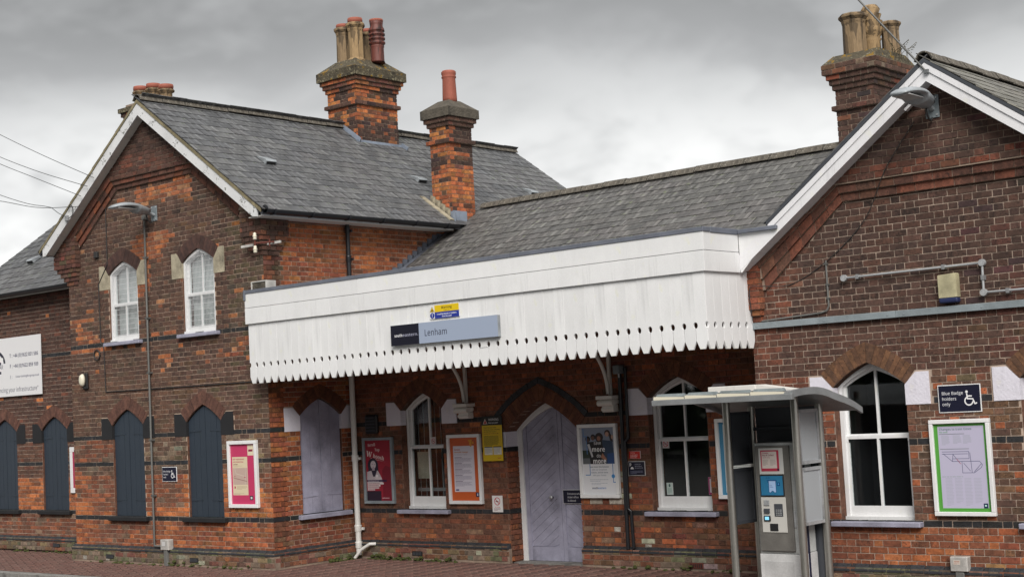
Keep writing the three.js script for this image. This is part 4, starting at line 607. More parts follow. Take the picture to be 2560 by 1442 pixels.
// ───────────── canopy ─────────────
const CZ = 1.03, CX0 = -8.16, CX1 = .045;
{
  const can = thing('station_canopy', 'white boarded entrance canopy with pointed valance between the two gabled wings', 'canopy');
  const n = 51, pitch = (CX1 - CX0) / n, y0 = 3.0, y1 = 3.95, hy = 3.275, hr = .032;
  const boardGeo = (w, k) => { const h = w / 2, P = [[-h + .048, y0], [h - .048, y0], [h - .005, y0 + .095], [h - .005, hy - .034]]; for (let i = 0; i <= 6; i++) { const t = -Math.PI / 2 - Math.PI * i / 6; P.push([h + Math.cos(t) * hr, hy + Math.sin(t) * hr * 1.25]); } P.push([h - .0022, hy + .043], [h - .0022, y1], [-h + .0022, y1], [-h + .0022, hy + .043]); for (let i = 0; i <= 6; i++) { const t = Math.PI / 2 - Math.PI * i / 6; P.push([-h + Math.cos(t) * hr, hy + Math.sin(t) * hr * 1.25]); } P.push([-h + .005, hy - .034], [-h + .005, y0 + .095]); const s = new THREE.Shape(P.map(p => new THREE.Vector2(...p))); const g = new THREE.ExtrudeGeometry(s, { depth: .02, bevelEnabled: true, bevelSize: .0016, bevelThickness: .003, bevelSegments: 1 }); const uv = g.attributes.uv; for (let i = 0; i < uv.count; i++) uv.setXY(i, uv.getX(i) + k * .31, uv.getY(i) + k * .17); return g; };
  const bg = [0, 1, 2, 3].map(k => boardGeo(pitch, k)), rr = rngOf(202), wm = [mats.white, M([.775, .78, .785], .5, { map: paintTex }), M([.815, .82, .825], .5, { map: paintTex })];
  for (let i = 0; i < n; i++) { const m = mesh('valance_board', bg[i % 4], wm[Math.floor(rr() * 3)], can, [CX0 + (i + .5) * pitch, (rr() - .5) * .004, CZ - .023 + (rr() - .5) * .004]); }
  const nr = 6, pr = (CZ - .02) / nr; const bgr = boardGeo(pr, 2); for (let i = 0; i < nr; i++) { const m = mesh('valance_board', bgr, wm[i % 3], can, [CX1 - .023, 0, CZ - .005 - (i + .5) * pr]); m.rotation.y = Math.PI / 2; }
  for (let i = 0; i < 2; i++) { const m = mesh('valance_board', boardGeo(.14, i), wm[1], can, [CX0 + .026, 0, zL + .02 + (i + .5) * .13]); m.rotation.y = -Math.PI / 2; }
  // horizontal fascia boards, in lengths with butt joints
  const rows = [[3.895, 4.135, .032], [4.139, 4.375, .03]], cuts = [[CX0 - .03, -6.3, -3.2, -.9, CX1 + .035], [CX0 - .03, -5.7, -2.2, CX1 + .035]];
  rows.forEach(([a, b, t], j) => { for (let i = 0; i + 1 < cuts[j].length; i++) mesh('fascia_board', rbox(cuts[j][i] + .001, cuts[j][i + 1] - .001, a, b - .002, CZ + .002, CZ + t, .003, 1), wm[(i + j) % 3], can); mesh('fascia_board', rbox(CX1 + .002, CX1 + t, a, b - .002, .3025, CZ + .0005, .003, 1), wm[j], can); mesh('fascia_board', rbox(CX0 - t + .002, CX0 - .002, a, b - .002, zL + .005, CZ + .0005, .003, 1), wm[j], can); });
  mesh('end_infill', poly([[CX1 + .034, 3.895], [CX1 + .055, 3.895], [.56, 4.36], [CX1 + .034, 4.36]], .027, .27), mats.white, can);
  // lead capping dressed over the top edge, in short bays
  for (let i = 0; i < 14; i++) { const a = mix(CX0 - .045, CX1 + .045, i / 14), b = mix(CX0 - .045, CX1 + .045, (i + 1) / 14); mesh('lead_capping', rbox(a + .0004, b - .0004, 4.352, 4.405, CZ - .12, CZ + .041, .005), mats.lead, can); }
  mesh('lead_capping', rbox(CX1 - .06, CX1 + .044, 4.345, 4.41, .31, CZ - .13, .008), mats.lead, can); mesh('lead_capping', rbox(CX1 + .05, .62, 4.352, 4.40, .2, .345, .008), mats.lead, can); mesh('lead_capping', rbox(CX0 - .046, CX0 - .0, 4.25, 4.409, CZ - .1, CZ + .046, .006), mats.lead, can);
  mesh('canopy_roof', box(xS + .12, CX1 - .05, 4.20, 4.26, zM + .01, CZ - .04), mats.lead, can); mesh('ceiling', box(xS + .12, CX1 - .05, 3.40, 3.43, zM + .075, CZ - .06), mats.ceiling, can);
  // iron brackets springing from carved corbels
  for (const x of [-5.57, -2.88]) {
    mesh('bracket_post', box(x - .022, x + .022, 2.54, 3.4, zM + .02, zM + .06), mats.whiteOld, can);
    const pts = []; for (let i = 0; i <= 8; i++) { const t = i / 8 * Math.PI / 2; pts.push([x, 2.56 + Math.sin(t) * .84, zM + .09 + (1 - Math.cos(t)) * 1.0]); } for (const s of [0]) mesh('bracket_rib', curve(pts, .026, 30, 8), mats.whiteOld, can);
    mesh('corbel', merge([rbox(x - .14, x + .14, 2.485, 2.535, zM + .0, zM + .2, .008), rbox(x - .125, x + .125, 2.41, 2.484, zM + .0, zM + .17, .03), rbox(x - .10, x + .10, 2.31, 2.41, zM, zM + .12, .012), bar([x - .13, 2.435, zM + .15], [x + .13, 2.435, zM + .15], .042, 14), bar([x - .105, 2.35, zM + .11], [x + .105, 2.35, zM + .11], .022, 12)].map(g => g)), mats.whiteOld, can);
  }
  rebase(can, [(CX0 + CX1) / 2, GY, 0]);
}

// ───────────── print ─────────────
function print(w, h, draw, ppm = 500) { const c = document.createElement('canvas'); c.width = Math.round(w * ppm); c.height = Math.round(h * ppm); const g = c.getContext('2d'); g.save(); draw(g, c.width, c.height); g.restore(); const t = new THREE.CanvasTexture(c); t.colorSpace = THREE.SRGBColorSpace; t.anisotropy = 8; return t; }
const text = (g, s, x, y, px, col = '#fff', font = 'sans-serif', wt = '', al = 'left') => { g.fillStyle = col; g.font = `${wt} ${px}px ${font}`; g.textAlign = al; g.textBaseline = 'alphabetic'; g.fillText(s, x, y); };
const fill = (g, c, x, y, w, h) => { g.fillStyle = c; g.fillRect(x, y, w, h); };
const lines = (g, x, y, w, n, dy, col, th = 2, seed = 1) => { const r = rngOf(seed); g.fillStyle = col; for (let i = 0; i < n; i++) { let a = x; const end = x + w * (i === n - 1 ? .5 : .82 + r() * .18); while (a < end) { const l = Math.min(end - a, w * (.03 + r() * .09)); g.fillRect(a, y + i * dy, l, th); a += l + w * .014; } } };
const ell = (g, c, x, y, rx, ry, rot = 0) => { g.fillStyle = c; g.beginPath(); g.ellipse(x, y, rx, ry, rot, 0, 7); g.fill(); };
const blob = (g, c, pts) => { g.fillStyle = c; g.beginPath(); pts.forEach((p, i) => i ? g.lineTo(...p) : g.moveTo(...p)); g.closePath(); g.fill(); };
function wheelchair(g, x, y, s, col = '#fff') { g.strokeStyle = col; g.fillStyle = col; g.lineWidth = s * .085; g.lineCap = 'round'; g.lineJoin = 'round'; g.beginPath(); g.arc(x + s * .22, y + s * .09, s * .085, 0, 7); g.fill(); g.beginPath(); g.moveTo(x + s * .22, y + s * .22); g.lineTo(x + s * .25, y + s * .52); g.lineTo(x + s * .58, y + s * .54); g.lineTo(x + s * .70, y + s * .84); g.lineTo(x + s * .80, y + s * .80); g.moveTo(x + s * .24, y + s * .36); g.lineTo(x + s * .5, y + s * .36); g.stroke(); g.beginPath(); g.arc(x + s * .33, y + s * .66, s * .25, .25, 4.3); g.stroke(); }
function noSmoking(g, x, y, r) { g.lineWidth = r * .2; g.strokeStyle = '#c8102e'; g.beginPath(); g.arc(x, y, r, 0, 7); g.stroke(); fill(g, '#151515', x - r * .55, y - r * .1, r * 1.0, r * .22); g.beginPath(); g.moveTo(x - r * .66, y - r * .66); g.lineTo(x + r * .66, y + r * .66); g.stroke(); }
const printMat = (t, rough = .45) => new THREE.MeshStandardMaterial({ map: t, color: lin(.76, .76, .76), roughness: rough });
// flat sign plate: origin centre, hung on a wall plane
function plate(name, label, cat, x0, x1, y0, y1, z, draw, o = {}) {
  const w = x1 - x0, h = y1 - y0, g = thing(name, label, cat, [(x0 + x1) / 2, (y0 + y1) / 2, z], o.group), t = o.t ?? .006;
  mesh('panel', rbox(-w / 2, w / 2, -h / 2, h / 2, -.004, t, Math.min(.003, t / 3), 1), o.edge ?? mats.white, g);
  mesh('printed_face', new THREE.PlaneGeometry(w - (o.m ?? .004), h - (o.m ?? .004)), printMat(print(w, h, draw, o.ppm ?? 700), o.rough), g, [0, 0, t + .0012]); return g;
}
function framed(name, label, x0, x1, y0, y1, z, draw, o = {}) {      // framed poster case
  const w = x1 - x0, h = y1 - y0, f = o.f ?? .05, d = o.d ?? .055, g = thing(name, label, 'poster case', [(x0 + x1) / 2, (y0 + y1) / 2, z], o.group), fm = o.mat ?? mats.white;
  const bars = [[-w / 2, w / 2, h / 2 - f, h / 2], [-w / 2, w / 2, -h / 2, -h / 2 + f], [-w / 2, -w / 2 + f, -h / 2 + f, h / 2 - f], [w / 2 - f, w / 2, -h / 2 + f, h / 2 - f]];
  bars.forEach(b => mesh('frame_bar', rbox(b[0] + .0003, b[1] - .0003, b[2] + .0003, b[3] - .0003, 0, d, .006, 1), fm, g));
  mesh('back', box(-w / 2 + f * .5, w / 2 - f * .5, -h / 2 + f * .5, h / 2 - f * .5, 0, .02), mats.shelterDark, g);
  mesh('printed_sheet', new THREE.PlaneGeometry(w - 2 * f, h - 2 * f), printMat(print(w - 2 * f, h - 2 * f, draw, o.ppm ?? 500), .5), g, [0, 0, .024]); return g;
}
// station name board on the canopy
{
  const g = plate('name_board', 'long pale blue station name board with dark left block on the canopy', 'sign', -5.06, -3.10, 3.36, 3.64, CZ + .012, (c, w, h) => {
    fill(c, '#a9b6cd', 0, 0, w, h); fill(c, '#0c0b22', 0, 0, w * .275, h); text(c, 'south', w * .035, h * .585, h * .2, '#fff', 'sans-serif', 'bold'); c.font = `bold ${h * .2}px sans-serif`; const k = c.measureText('south').width; c.save(); c.translate(w * .035 + k, 0); c.scale((w * .235 - k) / Math.max(1, (() => { c.font = `${h * .2}px sans-serif`; return c.measureText('eastern.').width; })()), 1); text(c, 'eastern.', 0, h * .585, h * .2, '#c9cbe0'); c.restore();
    text(c, 'Lenham', w * .325, h * .66, h * .42, '#15142c');
  }, { t: .045, edge: mats.lampGrey, ppm: 520 });
}
plate('warning_sign', 'small yellow and blue fragile roof warning sign above the name board', 'sign', -4.34, -3.80, 3.675, 3.855, CZ + .012, (c, w, h) => {
  fill(c, '#f4f4f2', 0, 0, w, h); fill(c, '#f2cf12', w * .17, 0, w * .83, h * .52); fill(c, '#24379b', w * .17, h * .52, w * .83, h * .48); blob(c, '#e8c20f', [[w * .085, h * .08], [w * .165, h * .5], [w * .005, h * .5]]); c.strokeStyle = '#222'; c.lineWidth = 3; c.beginPath(); c.moveTo(w * .085, h * .1); c.lineTo(w * .155, h * .48); c.lineTo(w * .015, h * .48); c.closePath(); c.stroke(); fill(c, '#222', w * .06, h * .33, w * .05, h * .1); ell(c, '#24379b', w * .085, h * .76, w * .075, h * .22); text(c, '!', w * .085, h * .88, h * .36, '#fff', 'sans-serif', 'bold', 'center');
  text(c, 'Warning', w * .58, h * .3, h * .27, '#4a3a05', 'sans-serif', 'bold', 'center'); text(c, 'Fragile roof', w * .58, h * .46, h * .12, '#4a3a05', 'sans-serif', '', 'center'); text(c, 'Crawling boards or ladders', w * .58, h * .74, h * .155, '#fff', 'sans-serif', 'bold', 'center'); text(c, 'must be used', w * .58, h * .92, h * .155, '#fff', 'sans-serif', 'bold', 'center');
}, { ppm: 900 });
// signs and posters on the tall wing
const badge = (c, w, h) => { fill(c, '#12142f', 0, 0, w, h); text(c, 'Blue Badge', w * .07, h * .35, h * .17, '#fff'); text(c, 'holders', w * .07, h * .56, h * .17, '#fff'); text(c, 'only', w * .07, h * .77, h * .17, '#fff'); wheelchair(c, w * .6, h * .2, h * .62); };
plate('parking_sign', 'small navy disabled parking sign between the two boarded windows', 'sign', -10.83, -10.44, 1.535, 1.772, zL + .006, badge, { m: .016, ppm: 600 });
plate('parking_sign', 'large navy disabled parking sign above the green notice board', 'sign', 2.31, 2.80, 2.142, 2.445, .006, badge, { m: .02, ppm: 500 });
framed('poster_case', 'white-framed pink bus information poster on the tall wing corner', -9.09, -8.39, 1.125, 2.15, zL, (c, w, h) => {
  fill(c, '#cf3c6b', 0, 0, w, h); fill(c, '#efe3c4', w * .70, h * .02, w * .24, h * .17); fill(c, '#8f2145', w * .735, h * .09, w * .17, h * .035); fill(c, '#e9d9b8', w * .06, h * .21, w * .62, h * .64); text(c, 'Rail replacement', w * .09, h * .26, h * .036, '#b13a50', 'sans-serif', 'bold'); text(c, 'and onward bus', w * .09, h * .305, h * .036, '#b13a50', 'sans-serif', 'bold'); text(c, 'Lenham', w * .09, h * .345, h * .032, '#6b2035', 'sans-serif', 'bold'); lines(c, w * .09, h * .36, w * .4, 2, 6, '#a98f78', 2); fill(c, '#cdb3a6', w * .08, h * .395, w * .585, h * .28); c.strokeStyle = '#e8dccb'; c.lineWidth = 3; c.beginPath(); c.moveTo(w * .15, h * .4); c.lineTo(w * .2, h * .49); c.lineTo(w * .6, h * .54); c.moveTo(w * .62, h * .4); c.lineTo(w * .56, h * .67); c.stroke(); c.strokeStyle = '#7a4a4a'; c.lineWidth = 3; c.beginPath(); c.moveTo(w * .09, h * .56); c.lineTo(w * .64, h * .62); c.stroke(); ell(c, '#b5304f', w * .15, h * .535, 5, 5); ell(c, '#b5304f', w * .56, h * .55, 6, 6); ell(c, '#b5304f', w * .14, h * .72, 8, 10); lines(c, w * .22, h * .70, w * .42, 4, 7, '#a98f78', 2, 4); lines(c, w * .09, h * .82, w * .5, 2, 6, '#a98f78', 2, 7); fill(c, '#2a2236', w * .73, h * .86, w * .13, h * .07); fill(c, '#ddd', w * .76, h * .875, w * .07, h * .04);
}, { f: .055 });
// posters under the canopy
framed('poster_case', 'grey-framed red poster showing a woman with a phone', -7.85, -7.18, 1.05, 2.08, zM, (c, w, h) => {
  fill(c, '#a51e33', 0, 0, w, h); blob(c, '#84162b', [[w * .62, h], [w * .62, h * .5], [w * .75, h * .42], [w * .95, h * .45], [w, h * .6], [w, h]]); c.save(); c.translate(w * .1, h * .1); c.rotate(-.06); text(c, 'Scroll', 0, 0, h * .062, '#fbf3ec', 'serif', 'bold'); c.restore(); c.save(); c.translate(w * .36, h * .175); c.rotate(.04); text(c, 'Tap', 0, 0, h * .062, '#fbf3ec', 'serif', 'bold'); c.restore(); c.save(); c.translate(w * .02, h * .235); c.rotate(.2); text(c, 'W', 0, h * .02, h * .13, '#fbf3ec', 'serif', 'bold'); text(c, 'hoosh', w * .27, h * .015, h * .088, '#fbf3ec', 'serif', 'bold'); c.restore(); blob(c, '#fbf3ec', [[w * .2, h * .29], [w * .8, h * .365], [w * .2, h * .30]]);
  ell(c, '#241d30', w * .27, h * .42, w * .2, h * .125); blob(c, '#241d30', [[w * .1, h * .42], [w * .47, h * .42], [w * .48, h * .56], [w * .06, h * .56]]); blob(c, '#cfc4c8', [[w * .03, h * .52], [w * .2, h * .5], [w * .45, h * .5], [w * .6, h * .63], [w * .62, h * .7], [w * .02, h * .7]]); ell(c, '#d9cdd0', w * .28, h * .405, w * .105, h * .07, .15); blob(c, '#b9a9b2', [[w * .24, h * .45], [w * .33, h * .45], [w * .34, h * .52], [w * .22, h * .52]]); fill(c, '#5c4c5e', w * .22, h * .392, w * .05, 3); fill(c, '#5c4c5e', w * .31, h * .395, w * .05, 3); fill(c, '#7d4f60', w * .26, h * .437, w * .05, 3); blob(c, '#2b2338', [[w * .2, h * .5], [w * .42, h * .5], [w * .34, h * .6], [w * .26, h * .6]]); fill(c, '#f4eef0', w * .36, h * .57, w * .1, h * .06); ell(c, '#e2d7d9', w * .46, h * .63, w * .13, h * .022);
  fill(c, '#2b1b44', w * .02, h * .655, w * .76, h * .03); text(c, 'Ticket buying made easy', w * .05, h * .678, h * .022, '#e8dede', 'sans-serif', 'bold'); fill(c, '#f0e8e6', w * .03, h * .70, w * .63, h * .03); fill(c, '#f0e8e6', w * .03, h * .735, w * .5, h * .03); fill(c, '#f0e8e6', w * .03, h * .77, w * .45, h * .03); fill(c, '#f0e8e6', w * .03, h * .805, w * .28, h * .025); lines(c, w * .05, h * .71, w * .5, 4, h * .035, '#8a3a4c', 4, 6); fill(c, '#2b1b2c', 0, h * .84, w * .55, h * .16); text(c, 'southeastern', w * .58, h * .965, h * .026, '#f0dede', 'sans-serif', 'bold');
}, { mat: mats.galvPaint, f: .045 });
framed('poster_case', 'white-framed orange timetable changes poster beside the first sash window', -6.01, -5.34, 1.05, 2.08, zM, (c, w, h) => {
  fill(c, '#d4622c', 0, 0, w, h); fill(c, '#e6e2ee', w * .1, h * .13, w * .74, h * .73); text(c, 'Autumn', w * .14, h * .2, h * .034, '#b5442c', 'sans-serif', 'bold'); text(c, 'timetable changes', w * .14, h * .24, h * .034, '#c98155', 'sans-serif', 'bold'); text(c, 'From 29 October to 11 December', w * .14, h * .275, h * .019, '#8c87a0'); for (let i = 0; i < 5; i++) { text(c, '', 0, 0, 1); fill(c, '#6c5f80', w * .14, h * (.31 + i * .095), w * .26, 4); lines(c, w * .14, h * (.325 + i * .095), w * .62, 5, h * .0145, '#a39db4', 3, 30 + i); } fill(c, '#3a3f7a', w * .14, h * .82, w * .11, h * .02); for (const [x, y, q] of [[.70, .055, .4], [.76, .06, 1.3], [.72, .09, 2.2], [.8, .085, .2], [.74, .12, 1.5]]) ell(c, '#e0a02a', w * x, h * y, w * .05, h * .018, q); c.strokeStyle = '#7a3a1c'; c.lineWidth = 3; c.beginPath(); c.ellipse(w * .83, h * .075, w * .05, h * .04, .3, 0, 7); c.stroke(); fill(c, '#1b1f44', w * .84, h * .87, w * .12, h * .07); fill(c, '#cfd4ee', w * .88, h * .885, w * .04, h * .04);
}, { f: .05 });
plate('warning_sign', 'tall yellow and black ticket warning sign left of the lilac door', 'sign', -5.285, -4.89, 1.675, 2.33, zM + .03, (c, w, h) => {
  fill(c, '#e9c511', 0, 0, w, h); fill(c, '#15120d', 0, 0, w, h * .2); blob(c, '#f1eee6', [[w * .17, h * .05], [w * .29, h * .17], [w * .06, h * .17]]); blob(c, '#c8321f', [[w * .175, h * .075], [w * .26, h * .16], [w * .09, h * .16]]); text(c, 'WARNING', w * .34, h * .1, h * .068, '#fff'); text(c, 'Have you paid?', w * .34, h * .16, h * .04, '#fff', 'sans-serif', 'bold'); text(c, 'Please buy your ticket', w * .08, h * .265, h * .036, '#3b3006', 'sans-serif', 'bold'); text(c, 'before you travel, otherwise', w * .08, h * .31, h * .036, '#3b3006', 'sans-serif', 'bold'); text(c, 'you may have to pay a', w * .08, h * .355, h * .036, '#3b3006', 'sans-serif', 'bold'); text(c, 'Penalty Fare of £50 or £80', w * .08, h * .4, h * .036, '#8a4a06', 'sans-serif', 'bold'); lines(c, w * .08, h * .435, w * .82, 12, h * .019, '#6f6a16', 4, 12); fill(c, '#f0eee2', w * .08, h * .69, w * .4, h * .17); fill(c, '#f0eee2', w * .53, h * .69, w * .4, h * .17); fill(c, '#2a261c', w * .08, h * .675, w * .4, h * .02); fill(c, '#2a261c', w * .53, h * .675, w * .4, h * .02); lines(c, w * .1, h * .71, w * .35, 6, h * .023, '#999', 3, 3); lines(c, w * .55, h * .71, w * .35, 6, h * .023, '#999', 3, 5); fill(c, '#c33', w * .72, h * .93, w * .16, 5);
}, { edge: mats.black, t: .008, ppm: 600 });
plate('smoking_sign', 'small white no smoking sign low beside the lilac door', 'sign', -5.178, -4.98, .932, 1.172, zM + .006, (c, w, h) => { fill(c, '#f3f1f0', 0, 0, w, h); noSmoking(c, w * .5, h * .34, h * .22); text(c, 'No smoking', w * .5, h * .72, h * .075, '#c8505e', 'sans-serif', 'bold', 'center'); lines(c, w * .15, h * .77, w * .7, 3, h * .055, '#8a5560', 5, 2); }, { ppm: 900 });
framed('poster_case', 'white-framed group travel poster with a photograph right of the lilac door', -3.495, -2.815, 1.14, 2.155, zM, (c, w, h) => {
  fill(c, '#f2f3f7', 0, 0, w, h); const ph = h * .545; fill(c, '#8d97aa', w * .02, 0, w * .95, ph); fill(c, '#2e3a30', w * .02, ph * .62, w * .3, ph * .22); fill(c, '#6c7074', w * .02, ph * .84, w * .3, ph * .16);
  blob(c, '#1d1a1e', [[w * .15, ph * .4], [w * .7, ph * .36], [w * .74, ph], [w * .25, ph], [w * .2, ph * .6]]); blob(c, '#31445e', [[w * .62, ph * .34], [w * .93, ph * .38], [w * .97, ph], [w * .7, ph]]); blob(c, '#2c4f86', [[w * .76, ph * .72], [w * .96, ph * .7], [w * .95, ph], [w * .76, ph]]); blob(c, '#cfd0d4', [[w * .17, ph * .46], [w * .24, ph * .44], [w * .34, ph * .8], [w * .29, ph * .82]]);
  for (const [x, y, hr, fr, hc, fc] of [[.2, .31, .075, .045, '#191317', '#5a3a30'], [.36, .26, .075, .05, '#17131a', '#6d4a3c'], [.54, .27, .12, .055, '#2a1a18', '#a4705c'], [.79, .16, .085, .055, '#3a2420', '#c79b88']]) { ell(c, hc, w * x, ph * y, w * hr, ph * hr * 1.05); ell(c, fc, w * (x - .012), ph * (y + .03), w * fr, ph * fr * 1.2); } blob(c, '#3a2420', [[w * .82, ph * .1], [w * .9, ph * .2], [w * .95, ph * .4], [w * .86, ph * .36]]); ell(c, '#caa18c', w * .93, ph * .27, w * .03, ph * .06); blob(c, '#b07a62', [[w * .56, ph * .82], [w * .62, ph * .7], [w * .74, ph * .88], [w * .7, ph * .92]]);
  text(c, 'save', w * .48, ph * .47, h * .07, '#fff', 'sans-serif', '', 'center'); text(c, 'more', w * .5, ph * .66, h * .1, '#fff', 'sans-serif', 'bold', 'center'); text(c, 'do', w * .5, ph * .82, h * .07, '#fff', 'sans-serif', '', 'center'); text(c, 'more', w * .52, ph * .985, h * .1, '#fff', 'sans-serif', 'bold', 'center');
  const tc = '#8a93a4'; ['Save more this Autumn', 'with our GroupSave', 'tickets, and do more', 'with your friends.'].forEach((s, i) => text(c, s, w * .5, h * (.6 + i * .042), h * .032, i === 0 ? '#6e7788' : tc, 'sans-serif', i % 2 ? '' : 'bold', 'center')); lines(c, w * .2, h * .775, w * .64, 2, h * .022, '#b4bac8', 4, 8); lines(c, w * .24, h * .83, w * .56, 2, h * .02, '#a8b0c0', 3, 9); text(c, 'south', w * .25, h * .92, h * .042, '#3c4663', 'sans-serif', 'bold'); c.font = `bold ${h * .042}px sans-serif`; const sw = c.measureText('south').width; text(c, 'eastern', w * .25 + sw, h * .92, h * .042, '#6d8fc8', 'sans-serif', 'bold');
  c.strokeStyle = '#4f86c6'; c.lineWidth = 6; c.beginPath(); c.moveTo(w * .07, 0); c.lineTo(w * .07, h * .13); c.lineTo(w * .16, h * .13); c.lineTo(w * .16, h * .4); c.moveTo(w * .22, h * .54); c.lineTo(w * .22, h * .71); c.lineTo(w * .08, h * .71); c.moveTo(w * .9, h * .54); c.lineTo(w * .9, h * .82); c.lineTo(w, h * .82); c.stroke(); ell(c, '#3f8fd0', w * .9, h * .73, w * .05, h * .03);
}, { f: .05, ppm: 560 });
plate('safety_sign', 'tiny red sign above the navy car park sign', 'sign', -2.645, -2.455, 1.668, 1.768, zM + .006, (c, w, h) => { fill(c, '#d4281c', 0, 0, w, h); text(c, 'Warning', w * .1, h * .26, h * .2, '#ffd9d4', 'sans-serif', 'bold'); text(c, 'Do not trespass', w * .1, h * .54, h * .17, '#fff', 'sans-serif', 'bold'); text(c, 'on the Railway', w * .1, h * .74, h * .17, '#fff', 'sans-serif', 'bold'); text(c, 'Penalty £1000', w * .1, h * .93, h * .16, '#fff', 'sans-serif', 'bold'); }, { ppm: 1200 });
plate('parking_sign', 'small navy car park notice right of the drainpipes', 'sign', -2.67, -2.39, 1.44, 1.632, zM + .006, (c, w, h) => { fill(c, '#171830', 0, 0, w, h); text(c, 'P', w * .05, h * .36, h * .36, '#fff', 'sans-serif', 'bold'); blob(c, '#fff', [[w * .14, h * .5], [w * .17, h * .38], [w * .28, h * .38], [w * .31, h * .5]]); fill(c, '#fff', w * .125, h * .46, w * .2, h * .09); text(c, 'Vehicles are', w * .4, h * .22, h * .1, '#dfe0ee'); text(c, 'left entirely at', w * .4, h * .36, h * .1, '#dfe0ee'); text(c, "the owner's risk.", w * .4, h * .5, h * .1, '#dfe0ee'); lines(c, w * .08, h * .68, w * .84, 3, h * .09, '#a0a2bd', 5, 3); }, { m: .012, ppm: 900 });
plate('door_sign', 'navy sign about the ticket office fixed across the lilac door', 'sign', -4.055, -3.53, 1.035, 1.235, zM - .26, (c, w, h) => { fill(c, '#10112c', 0, 0, w, h); text(c, 'Entrance when', w * .15, h * .34, h * .2, '#fff'); text(c, 'ticket office', w * .15, h * .6, h * .2, '#fff'); text(c, 'is closed', w * .15, h * .86, h * .2, '#fff'); }, { m: .012, ppm: 700 });
framed('poster_case', 'white-framed blue local area map poster partly behind the shelter post', -1.22, -.53, 1.13, 2.16, zM, (c, w, h) => { fill(c, '#4a8fb5', 0, 0, w, h); fill(c, '#e9efec', w * .1, h * .03, w * .86, h * .94); text(c, 'Parking and', w * .13, h * .09, h * .05, '#223', 'sans-serif', 'bold'); text(c, 'Local area', w * .13, h * .145, h * .05, '#4a8fb5', 'sans-serif', 'bold'); ell(c, '#2a4a66', w * .18, h * .22, w * .035, h * .02); fill(c, '#2a4a66', w * .15, h * .29, w * .06, h * .03); fill(c, '#445', w * .15, h * .5, w * .06, h * .02); ell(c, '#334', w * .18, h * .57, w * .035, h * .02); lines(c, w * .28, h * .2, w * .6, 20, h * .03, '#9aa6a6', 4, 6); }, { f: .05 });
framed('notice_board', 'white-framed green train times notice board on the nearest wing', 2.19, 2.88, 1.03, 2.07, 0, (c, w, h) => {
  fill(c, '#57a63f', 0, 0, w, h); fill(c, '#cbc7e0', w * .075, h * .03, w * .87, h * .93); text(c, 'Changes to train times', w * .1, h * .075, h * .036, '#6c7f86', 'sans-serif', 'bold'); text(c, 'This week', w * .1, h * .105, h * .022, '#5d9a6a', 'sans-serif', 'bold'); fill(c, '#8b8f9a', w * .1, h * .115, w * .48, 4); for (const [x, n] of [[.14, 9], [.36, 8], [.55, 8]]) lines(c, w * x, h * .135, w * .16, n, h * .0125, '#aeb1c0', 3, n); fill(c, '#8b8f9a', w * .1, h * .285, w * .55, 4); c.strokeStyle = '#4a4e70'; c.lineWidth = 2.5; const L = (...p) => { c.beginPath(); p.forEach((q, i) => i ? c.lineTo(w * q[0], h * q[1]) : c.moveTo(w * q[0], h * q[1])); c.stroke(); }; L([.13, .32], [.64, .32], [.64, .4], [.33, .4]); L([.13, .345], [.62, .345]); L([.15, .34], [.32, .43], [.5, .43], [.83, .43], [.88, .47], [.86, .5], [.72, .56], [.5, .56], [.5, .43]); L([.32, .43], [.34, .345]); L([.34, .35], [.46, .45]); L([.66, .33], [.68, .56]); L([.53, .45], [.65, .54]); L([.86, .46], [.72, .55]); c.strokeStyle = '#b54a5c'; L([.4, .4], [.48, .46]); for (const [x, n] of [[.16, 20], [.34, 18], [.52, 20], [.7, 18]]) lines(c, w * x, h * .62, w * .15, n, h * .016, '#b3b6c6', 3, n + 7); lines(c, w * .1, h * .6, w * .8, 1, 5, '#9aa', 3, 2); fill(c, '#16284e', w * .85, h * .905, w * .08, h * .055); fill(c, '#cfe', w * .87, h * .92, w * .035, h * .02);
}, { f: .045, ppm: 520 });
framed('notice_board', 'white-edged notice board mostly hidden behind the tall wing corner', -14.83, -14.1, 1.29, 2.13, zF, (c, w, h) => { fill(c, '#b83a5c', 0, 0, w, h); fill(c, '#ece5da', w * .15, h * .15, w * .7, h * .7); lines(c, w * .2, h * .2, w * .6, 18, h * .033, '#998', 4, 3); }, { f: .09, d: .03 });
plate('company_sign', 'large white training company sign on the far end range', 'sign', -18.25, -15.675, 3.15, 4.285, zF + .03, (c, w, h) => {
  fill(c, '#f4f4f6', 0, 0, w, h); const X = m => (m + 18.25) / 2.575 * w; c.lineWidth = h * .055; c.strokeStyle = '#191b34'; c.beginPath(); c.ellipse(X(-17.65), h * .43, w * .265, h * .27, 0, Math.PI, 2 * Math.PI); c.stroke(); fill(c, '#fff', X(-17.4), h * .33, w * .15, h * .08); fill(c, '#191b34', X(-18.2), h * .405, w * .43, h * .045); text(c, 'CESTAR', X(-17.02), h * .525, h * .1, '#30324a', 'sans-serif', '', 'right'); fill(c, '#191b34', X(-18.2), h * .565, w * .43, h * .045);
  text(c, 'T : +44 (0)1622 851 586', X(-16.78), h * .34, h * .085, '#4d4e66', 'sans-serif', 'bold'); text(c, 'F : +44 (0)1622 859 189', X(-16.78), h * .52, h * .085, '#4d4e66', 'sans-serif', 'bold'); text(c, 'E :', X(-16.78), h * .7, h * .078, '#6d6e82'); text(c, 'Cestar-training@cx-group.co.uk', X(-16.58), h * .69, h * .048, '#6d6e82', 'sans-serif', 'bold'); text(c, 'enhancing your infrastructure"', X(-15.78), h * .925, h * .105, '#3a3b52', 'sans-serif', '', 'right');
}, { t: .012, ppm: 420 });
